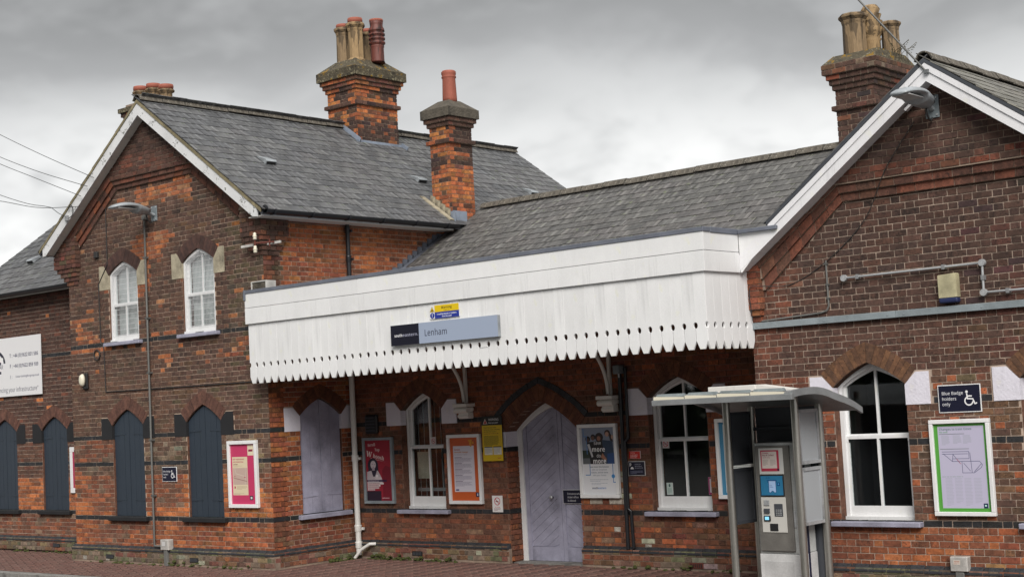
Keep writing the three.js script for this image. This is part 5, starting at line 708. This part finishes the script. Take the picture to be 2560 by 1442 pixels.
// stickers in the windows under the canopy
for (const [x0, x1, y0, y1, lab, dr] of [[-2.20, -2.09, 1.79, 1.91, 'tiny no smoking sticker in the right-hand window under the canopy', 0], [-6.56, -6.46, 1.93, 2.05, 'tiny no smoking sticker in the first sash window', 0], [-2.17, -2.07, 1.17, 1.33, 'pale green sticker low in the right-hand canopy window', 1], [-1.50, -1.42, 1.17, 1.4, 'magenta-edged leaflet in the right-hand canopy window', 2]])
  plate('sticker', lab, 'sticker', x0, x1, y0, y1, zM - .153 + (y0 > 1.92 ? -.04 : 0), (c, w, h) => { fill(c, dr === 1 ? '#cfe0da' : dr === 2 ? '#b03a7a' : '#e4dcdc', 0, 0, w, h); if (dr === 0) noSmoking(c, w / 2, h / 2, w * .36); if (dr === 1) { ell(c, '#4a6a6a', w * .5, h * .22, w * .16, h * .14); lines(c, w * .15, h * .45, w * .7, 6, h * .08, '#5a8a86', 5, 3); } if (dr === 2) { fill(c, '#efe9ee', w * .25, h * .08, w * .6, h * .8); } }, { t: .002, ppm: 1200 });

// ───────────── lamps, pipes, boxes, cables ─────────────
function wallLamp(label, x, y, z, L) {
  const g = thing('wall_lamp', label, 'lamp', [x, y, z], 'flat-headed lamps on the gables');
  mesh('wall_plate', rbox(-.08, .08, -.13, .12, 0, .012, .004, 1), mats.galvPaint, g); for (const [a, b] of [[-.055, -.1], [.055, -.1], [-.055, .09], [.055, .09]]) mesh('bolt', new THREE.CylinderGeometry(.011, .011, .012, 6).rotateX(Math.PI / 2).translate(a, b, .018), mats.galv, g);
  mesh('arm', bar([0, -.03, .01], [0, .01, .22], .03, 14), mats.lampGrey, g);
  // lens-shaped head swept along z
  const n = 14, m = 12, P = [], I = []; for (let i = 0; i <= n; i++) { const t = i / n, zz = mix(.14, L, t), w = .165 * Math.pow(Math.sin(Math.PI * Math.min(1, .16 + t * .72)), .7), yc = .03 + .075 * Math.sin(t * 2.2) - .05 * t * t, hT = .06 * Math.sqrt(Math.max(.06, Math.sin(Math.PI * Math.min(.98, .12 + t * .84)))), hB = t < .38 ? (t < .38 ? .10 : 0) * Math.sin(Math.PI * (.25 + t * .8)) : .026; for (let j = 0; j < m; j++) { const a = j / m * 2 * Math.PI, s = Math.sin(a); P.push(Math.cos(a) * w, yc + (s > 0 ? s * hT : s * hB), zz); } }
  for (let i = 0; i < n; i++) for (let j = 0; j < m; j++) { const a = i * m + j, b = i * m + (j + 1) % m; I.push(a, b, a + m, b, b + m, a + m); } for (const [base, rev] of [[0, 1], [n * m, 0]]) for (let j = 1; j < m - 1; j++) I.push(...(rev ? [base, base + j + 1, base + j] : [base, base + j, base + j + 1]));
  const hg = new THREE.BufferGeometry(); hg.setAttribute('position', new THREE.Float32BufferAttribute(P, 3)); hg.setIndex(I); hg.computeVertexNormals(); uvWorld(hg); mesh('lamp_head', hg, mats.lampGrey, g);
  mesh('lens', rbox(-.1, .1, -.002, .012, L * .45, L * .9, .005).translate(0, .03, 0), M([.5, .5, .5], .2), g);
  mesh('cable_loop', curve([[0, -.04, .16], [0, -.1, .15], [0, -.15, .1], [.0, -.16, .06], [0, -.13, .02]], .012, 20, 6), mats.cable, g); return g;
}
wallLamp('grey street lamp head bracketed on the tall left gable', -10.81, 5.93, zL, .84);
wallLamp('grey street lamp head bracketed near the nearest gable peak', 2.54, 5.49, .104, .84);
solo('conduit', merge([pipe([[-11.03, 5.86, zL + .05], [-11.05, .5, zL + .05], [-10.86, .5, zL + .05]], .017), ...[5.2, 4.2, 3.3, 2.2, 1.3].map(y => box(-11.08, -11.01, y, y + .03, zL, zL + .07)), rbox(-11.07, -10.99, 5.84, 5.92, zL + .001, zL + .08, .01)]), mats.conduit, 'thin grey conduit running down the tall left gable from its lamp', 'pipe');
{ const g = thing('junction_box', 'white meter box on the tall left gable at the foot of the conduit', 'box', [-10.7, .53, zL]); mesh('case', rbox(-.11, .10, -.085, .085, 0, .11, .012), mats.boxWhite, g); mesh('label_plate', box(-.06, .02, -.02, .05, .11, .113), M([.5, .5, .5], .5), g); mesh('outlet_pipe', rbox(-.045, .045, -.34, -.086, .04, .1, .01), mats.conduit, g); }
{ const g = thing('junction_box', 'grubby white box low on the nearest wing under the notice board', 'box', [2.44, .52, .07]); mesh('case', rbox(-.10, .10, -.08, .08, -.07, .02, .012), mats.boxWhite, g); mesh('label_plate', plateGeo(.08, .05), printMat(print(.08, .05, (c, w, h) => { fill(c, '#d9cfc4', 0, 0, w, h); text(c, 'WATER', w * .5, h * .45, h * .36, '#a5442c', 'sans-serif', 'bold', 'center'); lines(c, w * .1, h * .6, w * .8, 2, h * .18, '#a5442c', 3, 2); }, 1200)), g, [-.02, .02, .0212]); mesh('outlet_pipe', rbox(-.05, .05, -.35, -.086, -.01, .015, .01), mats.conduit, g); }
solo('thin_cable', merge([pipe([[-12.18, 6.3, zL + .012], [-12.18, 5.22, zL + .012], [-12.46, 4.9, zL + .012], [-12.44, 3.92, zL + .012], [-12.36, 3.80, zL + .012], [-12.34, 3.06, zL + .012], [-11.2, 3.05, zL + .012], [-8.3, 3.04, zL + .012]], .008), new THREE.TorusGeometry(.085, .012, 6, 20).translate(-12.56, 3.70, zL + .02), rbox(-12.53, -12.43, 5.36, 5.47, zL + .001, zL + .05, .01)]), mats.cable, 'thin dark cable with a coil on the tall left gable', 'cable');
function plateGeo(w, h) { return new THREE.PlaneGeometry(w, h); }
{ const g = thing('alarm_box', 'small rounded cream alarm box on the tall left gable', 'alarm', [-12.93, 3.27, zL]); mesh('cover', lathe([[0, .07], [.04, .07], [.07, .06], [.085, .03], [.09, 0], [0, 0]], 18).rotateX(Math.PI / 2).scale(.72, 1.25, 1), mats.creamWhite, g, [-.02, .02, .045]); mesh('base', rbox(-.05, .08, -.14, .14, 0, .045, .02), mats.black, g); }
{ const g = thing('alarm_box', 'tall cream alarm box with blue foot on the nearest gable', 'alarm', [2.547, 3.49, 0]); mesh('cover', poly([[-.105, -.1], [.105, -.1], [.105, .15], [.095, .16], [-.095, .15], [-.105, .14]], .09, .0), mats.cream, g); mesh('strobe', rbox(-.108, .108, -.16, -.102, .002, .095, .02), mats.navy, g); }
solo('cable_trunking', merge([rbox(-.0, 1.9, 3.222, 3.298, .003, .055, .004, 1), rbox(1.902, 5.1, 3.222, 3.298, .003, .055, .004, 1), ...[.1, 1.0, 1.8, 2.0, 2.9].map(x => new THREE.CylinderGeometry(.01, .01, .006, 8).rotateX(Math.PI / 2).translate(x, 3.255, .057))]), mats.galvPaint, 'long grey steel trunking across the nearest gable wall', 'trunking');
{ const g = thing('steel_conduit', 'bright galvanised conduit stepping down the nearest gable', 'pipe', [0, 0, 0]); const p = [[1.29, 3.72], [2.94, 3.73], [2.935, 3.41], [5.0, 3.40]]; for (let i = 0; i < 3; i++) mesh('tube', bar([p[i][0], p[i][1], .045], [p[i + 1][0], p[i + 1][1], .045], .0135, 10), mats.galv, g); for (const q of p.slice(0, 3)) mesh('junction', new THREE.CylinderGeometry(.037, .04, .04, 16).rotateX(Math.PI / 2).translate(q[0], q[1], .045), mats.galv, g); for (const [x, y] of [[1.46, 3.722], [2.5, 3.728], [2.937, 3.57], [3.2, 3.408]]) mesh('saddle', box(x - .018, x + .018, y - .026, y + .026, .002, .062), mats.galv, g); rebase(g, [2.2, 3.56, 0]); }
solo('thin_cable', merge([curve([[2.32, 5.36, .115], [1.95, 4.9, .118], [1.58, 4.35, .02], [1.0, 3.9, .014], [.55, 3.71, .014], [.25, 3.72, .13], [.09, 3.72, .13], [.08, 3.6, .135], [.075, 3.32, .09]], .0055, 90, 5)]), mats.cable, 'thin black cable drooping diagonally across the nearest gable', 'cable');
solo('thin_cable', merge([pipe([[1.06, 3.95, .02], [1.06, 3.42, .02], [1.03, 3.37, .02], [.95, 3.35, .02], [.1, 3.31, .03]], .011), ...[3.9, 3.66, 3.5].map(y => box(1.04, 1.08, y, y + .02, .001, .034))]), mats.conduit, 'short dark conduit rising from the trunking on the nearest gable', 'cable');
function downpipe(name, label, x, z, y0, y1, r, mat, joints, shoe) { const g = thing(name, label, 'drainpipe', [x, y0, z]); mesh('pipe', bar([0, 0, 0], [0, y1 - y0, 0], r, 16), mat, g); for (const y of joints) mesh('socket', lathe([[r, 0], [r * 1.22, 0], [r * 1.22, .07], [r * 1.3, .075], [r * 1.3, .1], [r, .1]], 16), mat, g, [0, y - y0, 0]); for (const y of joints) mesh('fixing_lug', box(-r * 1.9, r * 1.9, y - y0 + .02, y - y0 + .06, -r * 1.35, -r * .7), mat, g); if (shoe) mesh('shoe', shoe, mat, g); return g; }
downpipe('downpipe', 'cream drainpipe in the corner beside the red poster', xS + .115, zM + .085, .25, 3.38, .045, mats.whitePipe, [1.72, .62, .36]);
solo('waste_pipe', pipe([[-7.62, .43, zM + .06], [-7.70, .43, zM + .12], [-7.86, .34, zM + .16], [-7.98, .2, zM + .2]], .026), mats.whitePipe, 'short bent white waste pipe at the foot of the cream drainpipe', 'drainpipe');
downpipe('downpipe', 'black drainpipe down the orange side wall of the tall wing', xS + .08, -.955, 4.2, 5.53, .036, mats.gutter, [5.36, 4.9]);
solo('waste_pipe', pipe([[-2.70, 2.9, zM + .05], [-2.72, .46, zM + .05]], .028), mats.gutter, 'straight black pipe just right of the group travel poster', 'drainpipe');
solo('waste_pipe', merge([pipe([[-2.60, 2.9, zM + .05], [-2.61, 1.95, zM + .05], [-2.66, 1.9, zM + .06], [-2.67, 1.0, zM + .065], [-2.63, .96, zM + .055], [-2.625, .47, zM + .05]], .022)]), mats.gutter, 'thin kinked black pipe beside the car park notice', 'drainpipe');
{ const g = thing('camera_box', 'small grey camera box under the canopy above the black pipes', 'camera', [-2.68, 2.88, zM]); mesh('case', rbox(-.05, .05, -.06, .06, .02, .16, .012), mats.galvPaint, g); mesh('mount', bar([0, -.11, .09], [0, -.05, .09], .013), mats.galv, g); mesh('bracket', box(-.02, .02, -.02, .02, 0, .03), mats.galv, g); }
{ const g = thing('air_vent', 'black louvred air vent above the red poster', 'vent', [-7.625, 2.29, zM]); mesh('hood', rbox(-.135, .135, -.15, .15, 0, .06, .03), mats.black, g); for (let i = 0; i < 5; i++) mesh('louvre', box(-.11, .11, -.11 + i * .05, -.09 + i * .05, .058, .075), mats.shelterDark, g); }
{ const g = thing('bulkhead_light', 'unlit white bulkhead lamp on the canopy ceiling near the drainpipe', 'lamp', [-7.45, 3.40, -.35]); mesh('base', rbox(-.19, .19, -.04, 0, -.1, .1, .01), mats.whiteOld, g); mesh('diffuser', rbox(-.17, .17, -.12, -.04, -.08, .08, .03), M([.7, .68, .6], .4), g); }
{ const g = thing('insulator_bracket', 'pair of cream insulators on a rusty bracket at the tall wing corner', 'bracket', [xS, 5.12, zL + .12]); mesh('cross_arm', rbox(-.36, -.08, -.035, .005, -.02, .01, .004), mats.boxWhite, g); mesh('cross_arm', rbox(.12, .42, -.03, .01, -.14, -.11, .004), mats.boxWhite, g); mesh('stem', merge([bar([.045, -.12, .06], [.045, .1, .06], .012), bar([0, 0, -.06], [.045, 0, .06], .014), bar([.05, 0, .05], [.3, 0, -.1], .013), bar([.23, -.06, -.07], [.23, .05, -.07], .012)]), mats.darkRed, g); for (const y of [.05, -.15]) mesh('insulator', lathe([[0, 0], [.026, 0], [.03, .025], [.022, .035], [.034, .05], [.034, .062], [.022, .07], [.028, .09], [.016, .11], [0, .115]], 16), mats.creamWhite, g, [.045, y, .06]); }
{ const g = thing('concrete_block', 'mossy concrete block on the canopy top at the tall wing corner', 'block', [-7.97, 4.35, .86]); mesh('block', rbox(-.16, .16, 0, .17, -.08, .09, .012), mats.cap2, g); mesh('edging', merge([rbox(-.18, -.158, 0, .185, -.09, .1, .004), rbox(.158, .18, 0, .185, -.09, .1, .004), rbox(-.157, .157, .168, .186, -.09, .1, .004)]), mats.boxWhite, g); }
// overhead wires on the left, fixed to the tall gable
const wires = [['top thin black overhead wire reaching the tall gable from the left', [[-26, 12.6, 1.6], [-16.9, 8.85, 1.3], [-14.94, 7.93, 1.25], [-13.5, 7.28, 1.15], [-12.0, 6.66, 1.085]]], ['second overhead wire from the top, ending on the tall gable', [[-26, 12.0, 1.6], [-16.9, 8.35, 1.3], [-14.96, 7.51, 1.25], [-13.6, 6.99, 1.15], [-12.2, 6.54, 1.085]]], ['third overhead wire from the top, ending on the tall gable', [[-26, 11.8, 1.6], [-16.9, 8.3, 1.3], [-14.97, 7.39, 1.25], [-13.7, 6.89, 1.15], [-12.4, 6.4, 1.085]]], ['fourth overhead wire, tied off at a hook left of the tall gable', [[-26, 10.9, 1.6], [-16.9, 7.5, 1.3], [-15.0, 6.81, 1.25], [-13.9, 6.45, 1.15], [-13.25, 6.3, 1.10], [-13.0, 6.13, 1.09], [-12.89, 6.1, 1.075]]], ['lowest overhead wire, running almost level to the tall gable', [[-26, 10.3, 1.6], [-16.9, 6.85, 1.3], [-15.01, 6.66, 1.25], [-13.6, 6.35, 1.15], [-12.52, 6.235, 1.075]]]];
{ const g = thing('telegraph_pole', 'brown wooden telegraph pole beyond the far end range carrying the wires', 'pole', [-26, GY, 1.6]); mesh('mast', new THREE.CylinderGeometry(.1, .15, 12.7, 12).translate(0, 6.3, 0), mats.weed, g); for (const y of [12.3, 11.7, 10.6]) mesh('step_bracket', rbox(-.03, .03, y - GY - .03, y - GY + .03, -.35, .35, .008), mats.galvPaint, g); }
wires.forEach(([l, p]) => solo('overhead_wire', curve(p, .0055, 60, 5), mats.cable, l, 'cable', 'wires strung to the tall gable'));
{ const g = thing('wire_hook', 'small grey wire anchor on the lower left bargeboard', 'bracket', [-12.89, 6.08, 1.04]); mesh('clamp', rbox(-.04, .04, -.05, .05, .0, .04, .01), mats.galv, g); mesh('loop', curve([[.05, .14, .03], [.13, .22, .03], [.2, .16, .03], [.19, .04, .03], [.08, -.01, .03]], .007, 24, 5), mats.cable, g); }
{ const g = thing('stay_wire', 'grey stay wire slanting to the nearest gable peak', 'cable', [2.6, 5.84, .33]); mesh('wire', bar([0, 0, 0], [-4.2, 5.44, .0], .011, 6), mats.conduit, g); mesh('fixing', rbox(-.022, .03, -.025, .02, -.028, .012, .006), mats.shelterGrey, g); for (let i = 0; i < 2; i++) mesh('ring', new THREE.TorusGeometry(.025, .005, 6, 14).translate(.16 + i * .1, -.09 - i * .05, -.03), mats.boxWhite, g); }
{ const g = thing('flood_light', 'slim white light fitting under the nearest gable peak soffit', 'lamp', [2.36, 5.55, .2]); mesh('body', beam([-.09, -.07, 0], [.09, .065, 0], .03, .06), mats.upvc, g); mesh('mount', beam([-.03, .0, 0], [.03, .04, 0], .05, .04), mats.galv, g); }
for (const [x, y, z, l] of [[-12.3, .3, zL + .06, 'small dark airbrick at the tall left gable foot under the first boarded window'], [-10.0, .3, zL + .06, 'small dark airbrick at the tall left gable foot under the second boarded window'], [-6.72, .3, zM + .06, 'slotted dark airbrick in the plinth below the first sash window'], [-1.62, .27, zM + .06, 'red clay airbrick in the plinth below the right-hand canopy window'], [-15.3, .33, zF + .06, 'small dark airbrick in the far end range plinth']]) { const g = thing('airbrick', l, 'vent', [x, y, z]); const red = l.startsWith('red'); mesh('grille', rbox(-.11, .11, -.036, .036, -.03, .006, .003, 1), red ? mats.darkRed : mats.black, g); for (let i = 0; i < 6; i++) mesh('slot', box(-.09 + i * .032, -.074 + i * .032, -.025, .025, .0062, .0075), red ? mats.black : mats.shelterDark, g); }

{ // moss and litter of leaves where the paving meets the wall
  const r = rngOf(812), gs = []; const put = (x, z, n, sx, sz) => { for (let i = 0; i < n; i++) { const s = .012 + r() * .03; gs.push(new THREE.IcosahedronGeometry(s, 0).scale(1, .45 + r() * .4, 1).rotateY(r() * 6).translate(x + (r() - .5) * sx, GY - .01 + r() * r() * .09, z + (r() - .5) * sz)); } };
  put(xS + .11, -.55, 60, .06, .6); put(-7.3, zM + .10, 70, .9, .06); put(-6.3, zM + .1, 40, .9, .06); put(-10.6, zL + .1, 60, 4.6, .06); put(-15.2, zF + .1, 40, 3, .06); put(-1.8, zM + .1, 40, 3, .06);
  const m = mesh('moss', merge(gs), mats.moss, scene); m.userData = { kind: 'stuff', label: 'small clumps of dark green moss along the foot of the walls', category: 'moss' };
}
// belt of trees across the road, which the dark window panes mirror
{
  const r = rngOf(640), P = [], N = [], I = []; let k = 0; const q = new THREE.Quaternion(), e = new THREE.Euler(), v = new THREE.Vector3();
  for (let i = 0; i < 15000; i++) { const x = -70 + r() * 100, h = 6 + 4 * noise3(x * .2, 3, 1) + 2 * noise3(x * .7, 8, 2), y = Math.pow(r(), .8) * h, z = 33 + (r() - .5) * 6 * Math.sqrt(Math.max(.05, 1 - y / (h + .3))), s = .25 + r() * .4; q.setFromEuler(e.set(r() * 6, r() * 6, r() * 6)); for (const c of [[-1, -.6, 0], [1, -.5, 0], [.8, .7, 0], [-.9, .6, 0]]) { v.set(...c).multiplyScalar(s).applyQuaternion(q); P.push(x + v.x, y + v.y, z + v.z); } v.set(0, 0, 1).applyQuaternion(q); for (let t = 0; t < 4; t++) N.push(v.x, v.y, v.z); I.push(k, k + 1, k + 2, k, k + 2, k + 3); k += 4; }
  const g = new THREE.BufferGeometry(); g.setAttribute('position', new THREE.Float32BufferAttribute(P, 3)); g.setAttribute('normal', new THREE.Float32BufferAttribute(N, 3)); g.setIndex(I);
  const m = mesh('tree_belt', g, M([.05, .075, .03], .9, { side: THREE.DoubleSide }), scene); m.userData = { kind: 'stuff', label: 'belt of dark leafy trees across the road opposite the station', category: 'trees' };
}
// ───────────── shelter and ticket machine ─────────────
{
  const sx0 = .56, sx1 = 1.41, sz0 = 1.04, sz1 = 1.55, s = thing('machine_shelter', 'grey curved-roof shelter on steel posts over the ticket machine', 'shelter');
  for (const [x, z] of [[sx0, sz1], [sx1, sz1], [sx0, sz0], [sx1, sz0]]) mesh('post', bar([x, GY - .02, z], [x, 2.42, z], .042, 20), mats.stainless, s);
  const rx0 = .1, rx1 = 1.82, zf = 2.26, zb = .82, n = 14, top = t => 2.455 + .045 * Math.sin(Math.PI * Math.min(1, t * 1.5 + .1)) - .20 * Math.pow(Math.max(0, t - .35) / .65, 2);
  const side = [], zt = t => mix(zf, zb, t); for (let i = 0; i <= n; i++) side.push([zt(i / n), top(i / n)]);
  const lowr = side.map(([z, y], i) => [z, y - .062 - .012 * Math.sin(i / n * 3.1)]).reverse();
  for (const x of [rx0, rx1 - .03]) { const m = mesh('roof_arch', poly([...side.map(p => [-p[0], p[1] + .002]), ...lowr.map(p => [-p[0], p[1]])], .03), mats.shelterGrey, s); m.rotation.y = Math.PI / 2; m.position.set(x, 0, 0); }
  const sheet = poly([...side.map(p => [-p[0], p[1] - .006]), ...side.slice().reverse().map(p => [-p[0], p[1] - .03])], rx1 - rx0 - .06); const sh = mesh('roof_sheet', sheet, mats.shelterGrey, s); sh.rotation.y = Math.PI / 2; sh.position.set(rx0 + .03, 0, 0);
  mesh('front_beam', rbox(rx0, rx1, 2.385, 2.445, zf - .02, zf + .03, .005), mats.shelterGrey, s);
  for (let i = 0; i < 4; i++) { const a = mix(rx0 + .02, rx1 - .08, i / 4), b = mix(rx0 + .02, rx1 - .08, (i + 1) / 4); mesh('edge_panel', poly([[a, 0], [b - .02, 0], [b - .02, .02], [a, .035]], .05), mats.creamWhite, s, [0, 2.447, zf - .035]); mesh('edge_panel', poly([[a + .0, .036], [b - .03, .03], [b - .05, .06], [a + .02, .062]], .04), mats.galvPaint, s, [0, 2.447, zf - .07]); }
  mesh('roof_cowl', merge([rbox(.72, 1.30, 2.49, 2.555, 1.9, 2.12, .006), poly([[1.3, 2.555], [1.72, 2.49], [1.72, 2.475], [1.3, 2.49]], .2, 1.91)]), mats.whiteOld, s);
  mesh('back_rail', rbox(sx0, sx1, 2.05, 2.09, sz0 - .0, sz0 + .03, .004), mats.shelterDark, s); mesh('back_sheet', box(sx0 + .05, sx1 - .05, .4, 2.3, sz0 - .012, sz0 - .004), mats.shelterDark, s);
  for (const x of [sx0, sx1]) for (const [y0, y1] of [[1.69, 2.27], [1.05, 1.655]]) { const f = .035; mesh('side_frame', merge([box(x - .015, x + .015, y0, y0 + f, sz0 + .045, sz1 - .045), box(x - .015, x + .015, y1 - f, y1, sz0 + .045, sz1 - .045), box(x - .015, x + .015, y0 + f, y1 - f, sz0 + .045, sz0 + .045 + f), box(x - .015, x + .015, y0 + f, y1 - f, sz1 - .045 - f, sz1 - .045)]), x === sx0 ? mats.shelterDark : mats.galv, s); mesh('side_pane', box(x - .003, x + .003, y0 + f, y1 - f, sz0 + .045 + f, sz1 - .045 - f), x === sx0 ? M([.07, .075, .085], .3) : M([.33, .35, .37], .25), s); }  // left pane: same glass as the right, shade painted in as darker grey
  rebase(s, [(sx0 + sx1) / 2, GY, (sz0 + sz1) / 2]);

  const t = thing('ticket_machine', 'grey and white ticket machine with blue screen inside the shelter', 'ticket machine', [1.03, GY, 1.2]);
  const X = v => v - 1.03, Y = v => v - GY, Z = v => v - 1.2, b = (a, c, d, e, f, g, r = .004) => rbox(X(a), X(c), Y(d), Y(e), Z(f), Z(g), r, 1);
  mesh('cabinet', b(.79, 1.29, .74, 1.925, 1.07, 1.40, .01), M([.66, .68, .67], .5, { map: grimeTex }), t); mesh('base', b(.785, 1.295, GY, .738, 1.065, 1.405, .006), M([.76, .76, .76], .55, { map: grimeTex }), t); mesh('base_door', b(.84, 1.2, .3, .66, 1.4052, 1.409, .001), M([.66, .66, .66], .55, { map: grimeTex }), t);
  mesh('side_strip', b(1.2952, 1.2985, GY + .02, 1.9, 1.22, 1.26, .001), mats.navySign, t);
  mesh('door', b(.815, 1.235, .77, 1.895, 1.4003, 1.43, .008), M([.19, .18, .165], .45, { map: grimeTex }), t);
  mesh('header_panel', b(.865, 1.165, 1.59, 1.87, 1.4302, 1.437), M([.5, .5, .48], .5), t);
  mesh('header_print', plateGeo(.225, .225), printMat(print(.225, .225, (c, w, h) => { fill(c, '#bf3450', 0, 0, w, h); fill(c, '#e6d9d2', w * .06, h * .06, w * .82, h * .8); text(c, 'Tickets', w * .1, h * .17, h * .1, '#a03248', 'sans-serif', 'bold'); text(c, 'Buy & Collect', w * .1, h * .27, h * .1, '#7a2236', 'sans-serif', 'bold'); text(c, 'cards only', w * .1, h * .37, h * .09, '#b06a74'); lines(c, w * .1, h * .45, w * .32, 6, h * .05, '#a89a94', 4, 5); lines(c, w * .52, h * .45, w * .32, 6, h * .05, '#a89a94', 4, 9); fill(c, '#3a1a34', w * .88, h * .88, w * .1, h * .1); }, 1000)), t, [X(1.003), Y(1.735), Z(1.4385)]);
  mesh('screen_bezel', b(.862, 1.158, 1.355, 1.585, 1.4302, 1.44), mats.black, t);
  const scr = print(.272, .206, (c, w, h) => { fill(c, '#2b6d92', 0, 0, w, h); c.strokeStyle = '#123a6c'; c.lineWidth = 5; c.strokeRect(w * .3, h * .22, w * .42, h * .1); c.fillStyle = '#9ab4d8'; c.beginPath(); c.moveTo(w * .36, h * .25); c.lineTo(w * .68, h * .25); c.lineTo(w * .68, h * .86); c.lineTo(w * .6, h * .86); c.arc(w * .52, h * .86, w * .06, 0, Math.PI, true); c.lineTo(w * .36, h * .86); c.closePath(); c.fill(); c.stroke(); fill(c, '#123a6c', w * .74, h * .34, w * .13, h * .18); fill(c, '#3f86b8', w * .775, h * .38, w * .06, h * .09); c.lineWidth = 3; c.beginPath(); c.arc(w * .28, h * .1, w * .03, 0, 7); c.stroke(); c.beginPath(); c.arc(w * .38, h * .1, w * .03, 0, 7); c.stroke(); text(c, 'Start', w * .4, h * .52, h * .06, '#2a4a86', 'sans-serif', 'bold'); text(c, 'Tickets', w * .4, h * .6, h * .06, '#2a4a86', 'sans-serif', 'bold'); }, 1000);
  mesh('screen', plateGeo(.272, .206), new THREE.MeshStandardMaterial({ map: scr, roughness: .2, emissiveMap: scr, emissive: 0xffffff, emissiveIntensity: .02 }), t, [X(1.01), Y(1.47), Z(1.4412)]);
  mesh('control_panel', b(.86, 1.165, .97, 1.345, 1.4302, 1.438), M([.5, .49, .46], .45), t);
  mesh('card_slot', b(.9, .965, 1.258, 1.315, 1.4382, 1.45), mats.galv, t); mesh('card_slot', b(.895, .965, 1.175, 1.225, 1.4382, 1.455), mats.shelterDark, t); mesh('reader', b(.888, .972, 1.09, 1.15, 1.4382, 1.452, .008), mats.black, t); mesh('reader_display', plateGeo(.05, .034), new THREE.MeshStandardMaterial({ color: 0x7fc4e6, emissive: 0x7fc4e6, emissiveIntensity: .25, roughness: .3 }), t, [X(.93), Y(1.122), Z(1.4532)]);
  mesh('keypad_recess', b(1.02, 1.125, 1.14, 1.275, 1.4382, 1.441, .001), mats.shelterDark, t); mesh('keypad', merge([0, 1, 2, 3].flatMap(i => [0, 1, 2].map(j => b(1.04 + j * .026, 1.058 + j * .026, 1.15 + i * .018, 1.162 + i * .018, 1.4412, 1.448, .002)))), mats.galv, t); mesh('ticket_tray', b(.955, 1.055, .985, 1.065, 1.4382, 1.442, .001), mats.black, t);
  mesh('door_handle', b(1.2352, 1.262, 1.02, 1.2, 1.4003, 1.415, .008), mats.galv, t);
}
renderer.render(scene, camera);
